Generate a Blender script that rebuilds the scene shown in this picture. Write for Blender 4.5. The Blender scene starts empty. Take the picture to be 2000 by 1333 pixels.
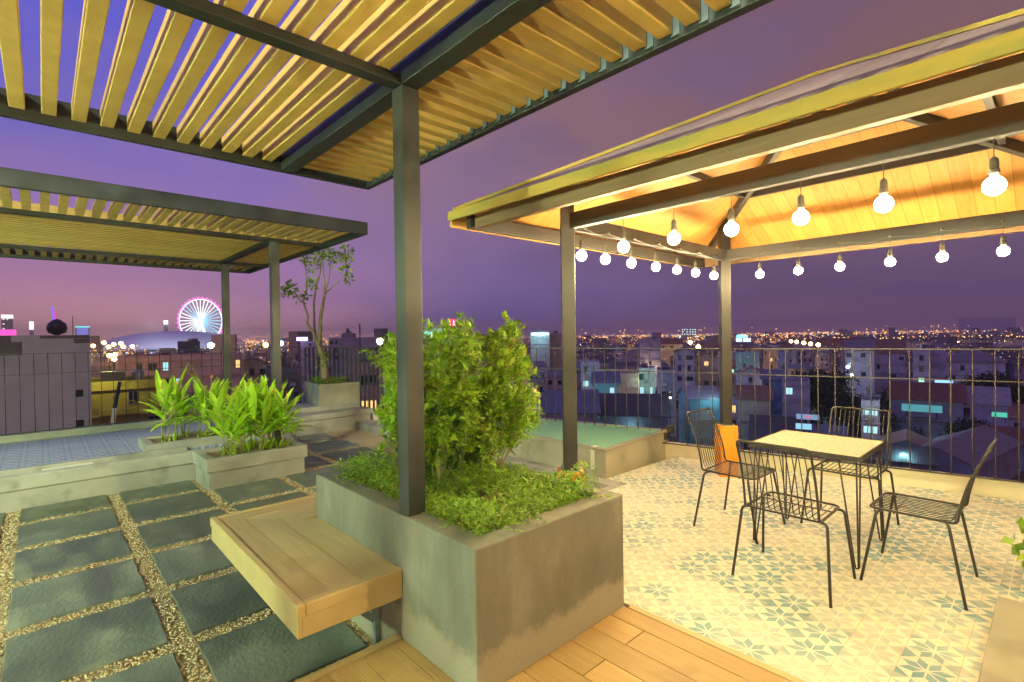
import bpy, bmesh, math, random
from mathutils import Vector, Matrix
PI = math.pi
R = math.radians
random.seed(7)
scene = bpy.context.scene
COL = scene.collection

# ------------------------------------------------------------------ camera
F, YAW, PIT, ROL = 991.8, R(47.188), R(-0.584), R(-0.852)
CAM = Vector((0, 0, 1.55))
fw = Vector((math.cos(PIT)*math.cos(YAW), math.cos(PIT)*math.sin(YAW), math.sin(PIT)))
rt = fw.cross(Vector((0, 0, 1))).normalized()
up = rt.cross(fw)
cr, sr = math.cos(ROL), math.sin(ROL)
rt, up = cr*rt + sr*up, -sr*rt + cr*up
cd = bpy.data.cameras.new('camera')
cam = bpy.data.objects.new('camera', cd)
COL.objects.link(cam)
cd.sensor_width = 36
cd.lens = F/2000*36
cd.clip_start = 0.05
cd.clip_end = 20000
m = Matrix((rt, up, -fw)).transposed().to_4x4()
m.translation = CAM
cam.matrix_world = m
scene.camera = cam

def at(px, py, depth):
    """point seen at that pixel of the 2000 px photograph, depth metres in front of the lens"""
    return CAM + (fw + rt*((px-1000)/F) - up*((py-666.5)/F))*depth

# ------------------------------------------------------------------ colour management, world
vs = scene.view_settings
vs.view_transform = 'Standard'; vs.look = 'None'; vs.gamma = 1; vs.exposure = 0.12

def s2l(c):
    return tuple(((v/255)/12.92 if v/255 <= .04045 else ((v/255+.055)/1.055)**2.4) for v in c)

W = bpy.data.worlds.new('World'); scene.world = W; W.use_nodes = True
nt = W.node_tree; nt.nodes.clear()
def N(t, **k):
    n = nt.nodes.new(t)
    for a, b in k.items(): setattr(n, a, b)
    return n
def ramp(stops, interp='LINEAR'):
    n = N('ShaderNodeValToRGB'); e = n.color_ramp; e.interpolation = interp
    while len(e.elements) < len(stops): e.elements.new(.5)
    for el, (p, c) in zip(e.elements, stops):
        el.position = p; el.color = (*c, 1)
    return n
tc = N('ShaderNodeTexCoord')
sep = N('ShaderNodeSeparateXYZ'); nt.links.new(tc.outputs['Generated'], sep.inputs[0])
left = N('ShaderNodeVectorMath', operation='DOT_PRODUCT')
nt.links.new(tc.outputs['Generated'], left.inputs[0]); left.inputs[1].default_value = (-.734, .679, 0)
nz = N('ShaderNodeTexNoise'); nz.inputs['Scale'].default_value = 2.2; nz.inputs['Detail'].default_value = 5; nz.inputs['Roughness'].default_value = .5
mp = N('ShaderNodeMapping'); mp.inputs['Scale'].default_value = (1, 1, 2.2)
nt.links.new(tc.outputs['Generated'], mp.inputs[0]); nt.links.new(mp.outputs[0], nz.inputs['Vector'])
el = N('ShaderNodeMath', operation='MULTIPLY_ADD'); nt.links.new(sep.outputs[2], el.inputs[0]); el.inputs[1].default_value = 1; el.inputs[2].default_value = 0
elz = N('ShaderNodeMath', operation='MULTIPLY_ADD'); nzc = N('ShaderNodeMath', operation='SUBTRACT'); nt.links.new(nz.outputs[0], nzc.inputs[0]); nzc.inputs[1].default_value = .5
nzf = N('ShaderNodeMath', operation='MULTIPLY'); nt.links.new(nzc.outputs[0], nzf.inputs[0]); nt.links.new(sep.outputs[2], nzf.inputs[1])
nt.links.new(nzf.outputs[0], elz.inputs[0]); elz.inputs[1].default_value = 1.7; nt.links.new(el.outputs[0], elz.inputs[2])
el2 = N('ShaderNodeMath', operation='SUBTRACT'); nt.links.new(elz.outputs[0], el2.inputs[0]); el2.inputs[1].default_value = 0
rl = ramp([(0, s2l((255, 182, 152))), (.035, s2l((212, 150, 160))), (.08, s2l((172, 124, 162))), (.20, s2l((148, 116, 174))), (.33, s2l((122, 106, 182))), (.44, s2l((98, 94, 200)))])
rm = ramp([(0, s2l((170, 116, 136))), (.03, s2l((104, 90, 144))), (.08, s2l((112, 96, 150))), (.18, s2l((136, 108, 146))), (.30, s2l((148, 114, 124))), (.5, s2l((118, 92, 132)))])
rr = ramp([(0, s2l((146, 88, 98))), (.015, s2l((112, 76, 104))), (.06, s2l((92, 72, 108))), (.17, s2l((108, 84, 112))), (.36, s2l((124, 92, 97))), (.6, s2l((114, 86, 108)))])
for q in (rl, rm, rr): nt.links.new(el2.outputs[0], q.inputs[0])
mr1 = N('ShaderNodeMapRange'); mr1.inputs[1].default_value = .02; mr1.inputs[2].default_value = .55
mr2 = N('ShaderNodeMapRange'); mr2.inputs[1].default_value = -.5; mr2.inputs[2].default_value = .05
lz = N('ShaderNodeMath', operation='MULTIPLY_ADD'); nt.links.new(nz.outputs[0], lz.inputs[0]); lz.inputs[1].default_value = .9; nt.links.new(left.outputs['Value'], lz.inputs[2])
lz2 = N('ShaderNodeMath', operation='SUBTRACT'); nt.links.new(lz.outputs[0], lz2.inputs[0]); lz2.inputs[1].default_value = .45
for q in (mr1, mr2):
    q.interpolation_type = 'SMOOTHSTEP'; nt.links.new(lz2.outputs[0], q.inputs[0])
mxa = N('ShaderNodeMix', data_type='RGBA'); nt.links.new(mr2.outputs[0], mxa.inputs[0]); nt.links.new(rr.outputs[0], mxa.inputs[6]); nt.links.new(rm.outputs[0], mxa.inputs[7])
mxb = N('ShaderNodeMix', data_type='RGBA'); nt.links.new(mr1.outputs[0], mxb.inputs[0]); nt.links.new(mxa.outputs[2], mxb.inputs[6]); nt.links.new(rl.outputs[0], mxb.inputs[7])
# darker below the horizon
mrz = N('ShaderNodeMapRange'); mrz.inputs[1].default_value = -.12; mrz.inputs[2].default_value = -.01; nt.links.new(sep.outputs[2], mrz.inputs[0])
mxc = N('ShaderNodeMix', data_type='RGBA'); nt.links.new(mrz.outputs[0], mxc.inputs[0]); mxc.inputs[6].default_value = (.01, .008, .015, 1); nt.links.new(mxb.outputs[2], mxc.inputs[7])
bg = N('ShaderNodeBackground'); nt.links.new(mxc.outputs[2], bg.inputs[0]); bg.inputs[1].default_value = 1.0
wo = N('ShaderNodeOutputWorld'); nt.links.new(bg.outputs[0], wo.inputs[0])

def point_light(name, loc, col, power, size=.05, parent=None):
    l = bpy.data.lights.new(name, 'POINT'); l.color = col; l.energy = power; l.shadow_soft_size = size
    o = bpy.data.objects.new(name, l); COL.objects.link(o); o.location = loc
    if parent: o.parent = parent
    return o
# lamps of the building that stands behind and left of the viewer, out of the frame
point_light('stairhouse_floodlight', (-4.6, .6, 6.3), (.95, 1, .70), 3900, .35)
point_light('wall_light', (-3.9, 2.2, 2.1), (.74, 1, .58), 1120, .12)
point_light('wall_light', (-4.2, 6.6, 2.3), (.68, 1, .56), 720, .12)
point_light('wall_light', (-1.2, -2.0, 2.3), (1, .82, .38), 230, .12)
point_light('wall_light', (2.6, -2.2, 2.3), (1, .78, .34), 330, .12)

# ------------------------------------------------------------------ materials
MATS = {}
def mat(name, c1, c2=None, scale=4., rough=.6, rough2=None, bump=0., bscale=60., metal=0., stretch=(1, 1, 1),
        isl=0., isl_cols=None, emit=None, estr=0., spec=.5, trans=0., detail=6., c3=None, c3scale=1.2, c3lo=.55, c3hi=.7,
        bstretch=None, contrast=(.35, .65)):
    if name in MATS: return MATS[name]
    M = bpy.data.materials.new(name); M.use_nodes = True; MATS[name] = M
    t = M.node_tree; L = t.links
    def n(ty, **k):
        q = t.nodes.new(ty)
        for a, b in k.items(): setattr(q, a, b)
        return q
    b = t.nodes['Principled BSDF']
    b.inputs['Roughness'].default_value = rough; b.inputs['Metallic'].default_value = metal
    b.inputs['Specular IOR Level'].default_value = spec
    co = n('ShaderNodeTexCoord'); mpp = n('ShaderNodeMapping'); mpp.inputs['Scale'].default_value = stretch
    L.new(co.outputs['Object'], mpp.inputs[0])
    col = None
    if c2 is not None:
        no = n('ShaderNodeTexNoise'); no.inputs['Scale'].default_value = scale; no.inputs['Detail'].default_value = detail
        L.new(mpp.outputs[0], no.inputs['Vector'])
        mr = n('ShaderNodeMapRange'); mr.inputs[1].default_value = contrast[0]; mr.inputs[2].default_value = contrast[1]
        L.new(no.outputs[0], mr.inputs[0])
        mx = n('ShaderNodeMix', data_type='RGBA'); mx.inputs[6].default_value = (*c1, 1); mx.inputs[7].default_value = (*c2, 1)
        L.new(mr.outputs[0], mx.inputs[0]); col = mx.outputs[2]
        if rough2 is not None:
            mrr = n('ShaderNodeMapRange'); mrr.inputs[3].default_value = rough; mrr.inputs[4].default_value = rough2
            L.new(mr.outputs[0], mrr.inputs[0]); L.new(mrr.outputs[0], b.inputs['Roughness'])
    if c3 is not None:
        no3 = n('ShaderNodeTexNoise'); no3.inputs['Scale'].default_value = c3scale; no3.inputs['Detail'].default_value = 5
        L.new(mpp.outputs[0], no3.inputs['Vector'])
        mr3 = n('ShaderNodeMapRange'); mr3.inputs[1].default_value = c3lo; mr3.inputs[2].default_value = c3hi
        L.new(no3.outputs[0], mr3.inputs[0])
        mx3 = n('ShaderNodeMix', data_type='RGBA'); mx3.inputs[7].default_value = (*c3, 1)
        if col: L.new(col, mx3.inputs[6])
        else: mx3.inputs[6].default_value = (*c1, 1)
        L.new(mr3.outputs[0], mx3.inputs[0]); col = mx3.outputs[2]
    if isl_cols:
        g = n('ShaderNodeNewGeometry'); rp = n('ShaderNodeValToRGB'); e = rp.color_ramp; e.interpolation = 'LINEAR'
        while len(e.elements) < len(isl_cols): e.elements.new(.5)
        for i, (q, c) in enumerate(zip(e.elements, isl_cols)):
            q.position = i/(len(isl_cols)-1); q.color = (*c, 1)
        L.new(g.outputs['Random Per Island'], rp.inputs[0]); col = rp.outputs[0]
    if isl > 0:
        g = n('ShaderNodeNewGeometry'); hs = n('ShaderNodeHueSaturation'); mr4 = n('ShaderNodeMapRange')
        mr4.inputs[3].default_value = 1-isl; mr4.inputs[4].default_value = 1+isl
        L.new(g.outputs['Random Per Island'], mr4.inputs[0]); L.new(mr4.outputs[0], hs.inputs['Value'])
        if col: L.new(col, hs.inputs['Color'])
        else: hs.inputs['Color'].default_value = (*c1, 1)
        col = hs.outputs[0]
    if col: L.new(col, b.inputs['Base Color'])
    else: b.inputs['Base Color'].default_value = (*c1, 1)
    if bump:
        nb = n('ShaderNodeTexNoise'); nb.inputs['Scale'].default_value = bscale; nb.inputs['Detail'].default_value = 5
        if bstretch:
            mb = n('ShaderNodeMapping'); mb.inputs['Scale'].default_value = bstretch
            L.new(co.outputs['Object'], mb.inputs[0]); L.new(mb.outputs[0], nb.inputs['Vector'])
        else: L.new(mpp.outputs[0], nb.inputs['Vector'])
        bp = n('ShaderNodeBump'); bp.inputs['Strength'].default_value = bump; bp.inputs['Distance'].default_value = .01
        L.new(nb.outputs[0], bp.inputs['Height']); L.new(bp.outputs[0], b.inputs['Normal'])
    if emit:
        b.inputs['Emission Color'].default_value = (*emit, 1); b.inputs['Emission Strength'].default_value = estr
    if trans:
        b.inputs['Subsurface Weight'].default_value = 0
        tr = n('ShaderNodeBsdfTranslucent'); ms = n('ShaderNodeMixShader'); ms.inputs[0].default_value = trans
        if col: L.new(col, tr.inputs[0])
        else: tr.inputs[0].default_value = (*c1, 1)
        o = t.nodes['Material Output']
        L.new(b.outputs[0], ms.inputs[1]); L.new(tr.outputs[0], ms.inputs[2]); L.new(ms.outputs[0], o.inputs[0])
    return M
def glow(name, c, s, sample=False):
    if name in MATS: return MATS[name]
    M = bpy.data.materials.new(name); M.use_nodes = True; MATS[name] = M
    t = M.node_tree; t.nodes.clear()
    e = t.nodes.new('ShaderNodeEmission'); e.inputs[0].default_value = (*c, 1); e.inputs[1].default_value = s
    o = t.nodes.new('ShaderNodeOutputMaterial'); t.links.new(e.outputs[0], o.inputs[0])
    if not sample: M.cycles.emission_sampling = 'NONE'
    return M

STEEL = mat('painted_steel', (.030, .034, .038), (.055, .06, .062), scale=3, rough=.30, rough2=.5, bump=.05, bscale=25, c3=(.09, .12, .11), c3scale=2.1, c3lo=.6, c3hi=.8)
BEAM = mat('black_steel', (.010, .012, .013), (.022, .025, .026), scale=3, rough=.38, rough2=.55, bump=.05, bscale=25, c3=(.04, .055, .05), c3scale=2.6, c3lo=.62, c3hi=.8)
STEEL2 = mat('brown_steel', (.022, .021, .022), (.034, .032, .033), scale=3, rough=.42, bump=.05, bscale=30)
GALV = mat('galvanised', (.20, .25, .25), (.30, .36, .36), scale=14, rough=.4, metal=.4)
SLAT = mat('slat_wood', (.48, .315, .075), (.58, .39, .105), scale=5, rough=.5, isl=.12, stretch=(1.5, 1.5, 6), bump=.12, bscale=70)
FASCI = mat('lit_fascia', (.60, .34, .09), (.68, .40, .12), scale=3, rough=.6)  # back fascias: lamplit orange of their inner faces put into the colour
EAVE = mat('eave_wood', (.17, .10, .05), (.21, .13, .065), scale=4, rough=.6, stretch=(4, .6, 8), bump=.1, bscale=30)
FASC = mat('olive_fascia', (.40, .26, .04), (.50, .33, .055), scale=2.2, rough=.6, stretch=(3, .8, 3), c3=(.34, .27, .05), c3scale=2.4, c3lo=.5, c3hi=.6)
CONC = mat('concrete', (.24, .24, .20), (.36, .35, .29), scale=2.2, rough=.75, bump=.22, bscale=45, c3=(.13, .14, .11), c3scale=3.5, c3lo=.55, c3hi=.78)
CONCP = mat('painted_concrete', (.29, .27, .19), (.37, .34, .24), scale=2.2, rough=.7, bump=.2, bscale=40, c3=(.20, .19, .12), c3scale=2.5, c3lo=.55, c3hi=.75)
KERB = mat('cream_kerb', (.62, .55, .34), (.70, .63, .42), scale=3, rough=.7, bump=.15, bscale=40)
DECKT = mat('deck_trim', (.46, .34, .15), (.52, .39, .18), scale=5, rough=.5, bump=.06, bscale=80)
PEB = mat('pebble', (.4, .3, .2), rough=.5, isl_cols=[(.28, .235, .14), (.46, .36, .19), (.58, .46, .25), (.50, .35, .19), (.36, .33, .23), (.64, .54, .33), (.44, .31, .17)])
GRAVEL = mat('gravel_bed', (.28, .22, .12), (.50, .39, .21), scale=110, rough=.8, bump=1.0, bscale=90)
SOIL = mat('soil', (.10, .065, .03), (.25, .17, .08), scale=25, rough=.9, bump=1, bscale=50)
ORANGE = mat('orange_paint', (.80, .27, .012), (.86, .33, .02), scale=3, rough=.5, bump=.05, bscale=30)
BLACKM = mat('black_metal', (.05, .045, .04), rough=.35, metal=.3)
FENCEM = mat('fence_paint', (.06, .054, .048), rough=.5)
FENCED = mat('dark_fence_paint', (.03, .028, .035), rough=.5)
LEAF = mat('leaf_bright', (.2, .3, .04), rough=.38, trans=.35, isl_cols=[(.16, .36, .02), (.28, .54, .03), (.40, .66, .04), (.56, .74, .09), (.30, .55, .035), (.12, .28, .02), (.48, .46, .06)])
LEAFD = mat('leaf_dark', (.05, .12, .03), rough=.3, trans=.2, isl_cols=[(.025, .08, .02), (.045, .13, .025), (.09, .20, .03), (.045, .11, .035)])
LEAFC = mat('leaf_cover', (.1, .2, .03), rough=.4, trans=.3, isl_cols=[(.11, .24, .025), (.18, .36, .03), (.27, .46, .04), (.38, .50, .05), (.13, .27, .03)])
BLADE = mat('leaf_blade', (.38, .66, .03), (.50, .74, .05), scale=8, rough=.4, trans=.45, isl=.25)
STEM = mat('reed_stem', (.36, .30, .08), (.22, .27, .05), scale=10, rough=.6, isl=.2)
BARK = mat('bark', (.17, .13, .07), (.27, .21, .12), scale=12, rough=.8, bump=.4, bscale=40)
TWIG = mat('twig', (.24, .20, .08), (.32, .28, .11), scale=12, rough=.7)
FLOWER = mat('flower', (.75, .22, .05), (.85, .38, .10), scale=30, rough=.6, trans=.3)
TERRA = mat('terracotta', (.52, .22, .05), (.6, .28, .08), scale=6, rough=.6)
WHITEP = mat('white_plaster', (.62, .62, .48), (.7, .7, .56), scale=5, rough=.7)

# ------------------------------------------------------------------ mesh helpers
class MB:
    def __init__(s): s.v = []; s.f = []; s.m = []; s.mi = 0
    def add(s, vs, fs):
        o = len(s.v); s.v += [tuple(v) for v in vs]; s.f += [tuple(i+o for i in f) for f in fs]; s.m += [s.mi]*len(fs)
    def box(s, x0, x1, y0, y1, z0, z1):
        s.add([(x0, y0, z0), (x1, y0, z0), (x1, y1, z0), (x0, y1, z0), (x0, y0, z1), (x1, y0, z1), (x1, y1, z1), (x0, y1, z1)],
              [(0, 3, 2, 1), (4, 5, 6, 7), (0, 1, 5, 4), (1, 2, 6, 5), (2, 3, 7, 6), (3, 0, 4, 7)])
    def obox(s, c, ax, ay, az, hx, hy, hz):
        c = Vector(c); ax = Vector(ax).normalized(); ay = Vector(ay).normalized(); az = Vector(az).normalized()
        vs = [c+ax*(i*hx)+ay*(j*hy)+az*(k*hz) for k in (-1, 1) for i, j in ((-1, -1), (1, -1), (1, 1), (-1, 1))]
        s.add(vs, [(0, 3, 2, 1), (4, 5, 6, 7), (0, 1, 5, 4), (1, 2, 6, 5), (2, 3, 7, 6), (3, 0, 4, 7)])
    def bar(s, p, q, w, h, upv=(0, 0, 1)):
        p = Vector(p); q = Vector(q); d = (q-p); L = d.length; d.normalize()
        u = Vector(upv); sd = d.cross(u).normalized(); u2 = sd.cross(d)
        s.obox((p+q)/2, d, sd, u2, L/2, w/2, h/2)
    def prism(s, poly, z0, z1):
        n = len(poly)
        vs = [(x, y, z0) for x, y in poly]+[(x, y, z1) for x, y in poly]
        fs = [tuple(range(n-1, -1, -1)), tuple(range(n, 2*n))]+[(i, (i+1) % n, n+(i+1) % n, n+i) for i in range(n)]
        s.add(vs, fs)
    def ring(s, P, Q, z0, z1):
        n = len(P); vs = [(*p, z) for z in (z0, z1) for p in P]+[(*q, z) for z in (z0, z1) for q in Q]; fs = []
        for i in range(n):
            j = (i+1) % n
            fs += [(i, j, n+j, n+i), (2*n+j, 2*n+i, 3*n+i, 3*n+j), (n+i, n+j, 3*n+j, 3*n+i), (j, i, 2*n+i, 2*n+j)]
        s.add(vs, fs)
    def tube(s, pts, r, n=8, closed=False, cap=True):
        pts = [Vector(p) for p in pts]; m = len(pts)
        rr_ = r if isinstance(r, (list, tuple)) else [r]*m
        o = len(s.v); prev = None; vs = []
        for i, p in enumerate(pts):
            if closed: d = pts[(i+1) % m]-pts[i-1]
            else: d = pts[min(i+1, m-1)]-pts[max(i-1, 0)]
            if d.length < 1e-9: d = Vector((0, 0, 1))
            d.normalize()
            if prev is None:
                a = Vector((0, 0, 1)) if abs(d.z) < .9 else Vector((1, 0, 0)); u = d.cross(a).normalized()
            else:
                u = (prev-d*prev.dot(d))
                u = u.normalized() if u.length > 1e-6 else prev
            prev = u; w = d.cross(u)
            for k in range(n):
                a = 2*PI*k/n; vs.append(p+(u*math.cos(a)+w*math.sin(a))*rr_[i])
        fs = []
        for i in range(m if closed else m-1):
            j = (i+1) % m
            for k in range(n):
                fs.append((i*n+k, i*n+(k+1) % n, j*n+(k+1) % n, j*n+k))
        if cap and not closed:
            fs.append(tuple(range(n-1, -1, -1))); fs.append(tuple((m-1)*n+k for k in range(n)))
        s.add(vs, fs)
    def lathe(s, prof, c=(0, 0, 0), n=16):
        c = Vector(c); vs = []; m = len(prof)
        for r, z in prof:
            for k in range(n): vs.append(c+Vector((r*math.cos(2*PI*k/n), r*math.sin(2*PI*k/n), z)))
        fs = [(i*n+k, i*n+(k+1) % n, (i+1)*n+(k+1) % n, (i+1)*n+k) for i in range(m-1) for k in range(n)]
        fs.append(tuple(range(n-1, -1, -1))); fs.append(tuple((m-1)*n+k for k in range(n)))
        s.add(vs, fs)
    def leaf(s, p, d, nrm, L, w):
        d = d.normalized(); sd = d.cross(nrm)
        if sd.length < 1e-4: sd = d.cross(Vector((1, 0, 0)))
        sd.normalize(); n2 = sd.cross(d)
        q = p+d*L; mdl = p+d*(L*.45)
        s.add([p, mdl+sd*w*.5+n2*w*.18, q, mdl-sd*w*.5+n2*w*.18, mdl], [(0, 4, 1), (4, 2, 1), (0, 3, 4), (4, 3, 2)])
    def build(s, name, material, parent=None, smooth=False, bevel=0., loc=None, mats=None):
        me = bpy.data.meshes.new(name); me.from_pydata(s.v, [], s.f); me.validate(); me.update()
        for q in (mats or [material]): me.materials.append(q)
        if mats: me.polygons.foreach_set('material_index', s.m[:len(me.polygons)])
        if smooth: me.polygons.foreach_set('use_smooth', [True]*len(me.polygons))
        o = bpy.data.objects.new(name, me); COL.objects.link(o)
        if parent is not None: o.parent = parent
        if loc is not None: o.location = loc
        if bevel:
            b = o.modifiers.new('bevel', 'BEVEL'); b.width = bevel; b.segments = 2; b.limit_method = 'ANGLE'
        return o
def tag(o, label=None, cat=None, group=None, kind=None):
    if label: o['label'] = label
    if cat: o['category'] = cat
    if group: o['group'] = group
    if kind: o['kind'] = kind
    return o
def thing(name, loc, label, cat, group=None, rz=0.):
    o = bpy.data.objects.new(name, None); COL.objects.link(o); o.location = loc; o.rotation_euler = (0, 0, rz)
    o.empty_display_size = .1
    return tag(o, label, cat, group)
def struct(o, label=None, cat=None): return tag(o, label, cat, None, 'structure')
def copy_tree(o, parent=None):
    c = o.copy(); COL.objects.link(c); c.parent = parent
    for ch in o.children: copy_tree(ch, c)
    return c
def arc(c, a0, a1, r, n, ux, uy):
    c = Vector(c); ux = Vector(ux); uy = Vector(uy)
    return [c+ux*(r*math.cos(a0+(a1-a0)*i/n))+uy*(r*math.sin(a0+(a1-a0)*i/n)) for i in range(n+1)]
def rounded(pts, r, n=5):
    """polyline with its inner corners rounded"""
    pts = [Vector(p) for p in pts]; out = [pts[0]]
    for i in range(1, len(pts)-1):
        a, b, c = pts[i-1], pts[i], pts[i+1]
        d1 = (a-b); d2 = (c-b); l = min(r, d1.length*.48, d2.length*.48)
        p1 = b+d1.normalized()*l; p2 = b+d2.normalized()*l
        for k in range(n+1):
            t = k/n; out.append(p1*(1-t)**2+b*2*t*(1-t)+p2*t*t)
    out.append(pts[-1]); return out

# ------------------------------------------------------------------ floor materials
def tile_material(name, pale, blue1, blue2, faded, grout, wear):
    M = bpy.data.materials.new(name); M.use_nodes = True; t = M.node_tree; L = t.links
    b = t.nodes['Principled BSDF']
    def n(ty, **k):
        q = t.nodes.new(ty)
        for a, c in k.items(): setattr(q, a, c)
        return q
    def mth(op, a, c=None, d=None):
        q = n('ShaderNodeMath', operation=op)
        for i, x in enumerate((a, c, d)):
            if x is None: continue
            if isinstance(x, (int, float)): q.inputs[i].default_value = x
            else: L.new(x, q.inputs[i])
        return q.outputs[0]
    co = n('ShaderNodeTexCoord'); sp = n('ShaderNodeSeparateXYZ'); L.new(co.outputs['Object'], sp.inputs[0])
    S = .2075
    def fold(o, ph):
        x = mth('SUBTRACT', o, ph-S/2); x = mth('FLOORED_MODULO', x, S); x = mth('SUBTRACT', x, S/2)
        return mth('ABSOLUTE', x)
    ax = fold(sp.outputs[0], 2.712); ay = fold(sp.outputs[1], .83)
    mxx = mth('MAXIMUM', ax, ay); mnn = mth('MINIMUM', ax, ay)
    c, s_ = math.cos(PI/8), math.sin(PI/8)
    u = mth('ADD', mth('MULTIPLY', mxx, c), mth('MULTIPLY', mnn, s_))
    v = mth('ABSOLUTE', mth('SUBTRACT', mth('MULTIPLY', mnn, c), mth('MULTIPLY', mxx, s_)))
    lim = mth('MULTIPLY', mth('MINIMUM', mth('SUBTRACT', u, .012), mth('SUBTRACT', .108, u)), .46)
    petal = mth('LESS_THAN', v, lim)
    dia = mth('GREATER_THAN', mth('ADD', ax, ay), .1515)
    patt = mth('MAXIMUM', petal, dia)
    gr = mth('GREATER_THAN', mxx, S/2-.0012)
    n1 = n('ShaderNodeTexNoise'); n1.inputs['Scale'].default_value = 1.9; n1.inputs['Detail'].default_value = 2; L.new(co.outputs['Object'], n1.inputs['Vector'])
    # one tone per tile
    def cell(o, ph): return mth('FLOOR', mth('DIVIDE', mth('SUBTRACT', o, ph), S))
    cb = n('ShaderNodeCombineXYZ'); L.new(cell(sp.outputs[0], 2.712-S/2), cb.inputs[0]); L.new(cell(sp.outputs[1], .83-S/2), cb.inputs[1])
    wn = n('ShaderNodeTexWhiteNoise', noise_dimensions='3D'); L.new(cb.outputs[0], wn.inputs['Vector'])
    n2 = n('ShaderNodeTexNoise'); n2.inputs['Scale'].default_value = 14; n2.inputs['Detail'].default_value = 4; L.new(co.outputs['Object'], n2.inputs['Vector'])
    mixv = mth('ADD', mth('MULTIPLY', n1.outputs[0], 1.3), mth('ADD', mth('MULTIPLY', wn.outputs[0], .35), mth('MULTIPLY', n2.outputs[0], .45)))
    mr = n('ShaderNodeMapRange'); mr.inputs[1].default_value = .95; mr.inputs[2].default_value = 1.25; L.new(mixv, mr.inputs[0])
    def mix(f, a, c_):
        q = n('ShaderNodeMix', data_type='RGBA')
        L.new(f, q.inputs[0]) if not isinstance(f, float) else setattr(q.inputs[0], 'default_value', f)
        for i, x in ((6, a), (7, c_)):
            if isinstance(x, tuple): q.inputs[i].default_value = (*x, 1)
            else: L.new(x, q.inputs[i])
        return q.outputs[2]
    bl = mix(n2.outputs[0], blue1, blue2)
    pc = mix(mr.outputs[0], faded, bl)
    n3 = n('ShaderNodeTexNoise'); n3.inputs['Scale'].default_value = 5; n3.inputs['Detail'].default_value = 6; L.new(co.outputs['Object'], n3.inputs['Vector'])
    pl = mix(n3.outputs[0], pale, wear)
    cc = mix(patt, pl, pc); cc = mix(gr, cc, grout)
    L.new(cc, b.inputs['Base Color'])
    mr5 = n('ShaderNodeMapRange'); mr5.inputs[3].default_value = .28; mr5.inputs[4].default_value = .6; L.new(n3.outputs[0], mr5.inputs[0]); L.new(mr5.outputs[0], b.inputs['Roughness'])
    bp = n('ShaderNodeBump'); bp.inputs['Strength'].default_value = .25; bp.inputs['Distance'].default_value = .002; L.new(mth('SUBTRACT', 1., gr), bp.inputs['Height']); L.new(bp.outputs[0], b.inputs['Normal'])
    return M
TILE = tile_material('encaustic_tile', (.74, .68, .50), (.10, .25, .29), (.24, .38, .37), (.50, .50, .40), (.45, .33, .14), (.66, .60, .42))
TILEB = tile_material('encaustic_tile_blue', (.42, .44, .48), (.07, .12, .22), (.15, .22, .30), (.14, .19, .28), (.40, .38, .32), (.32, .34, .40))

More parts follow.
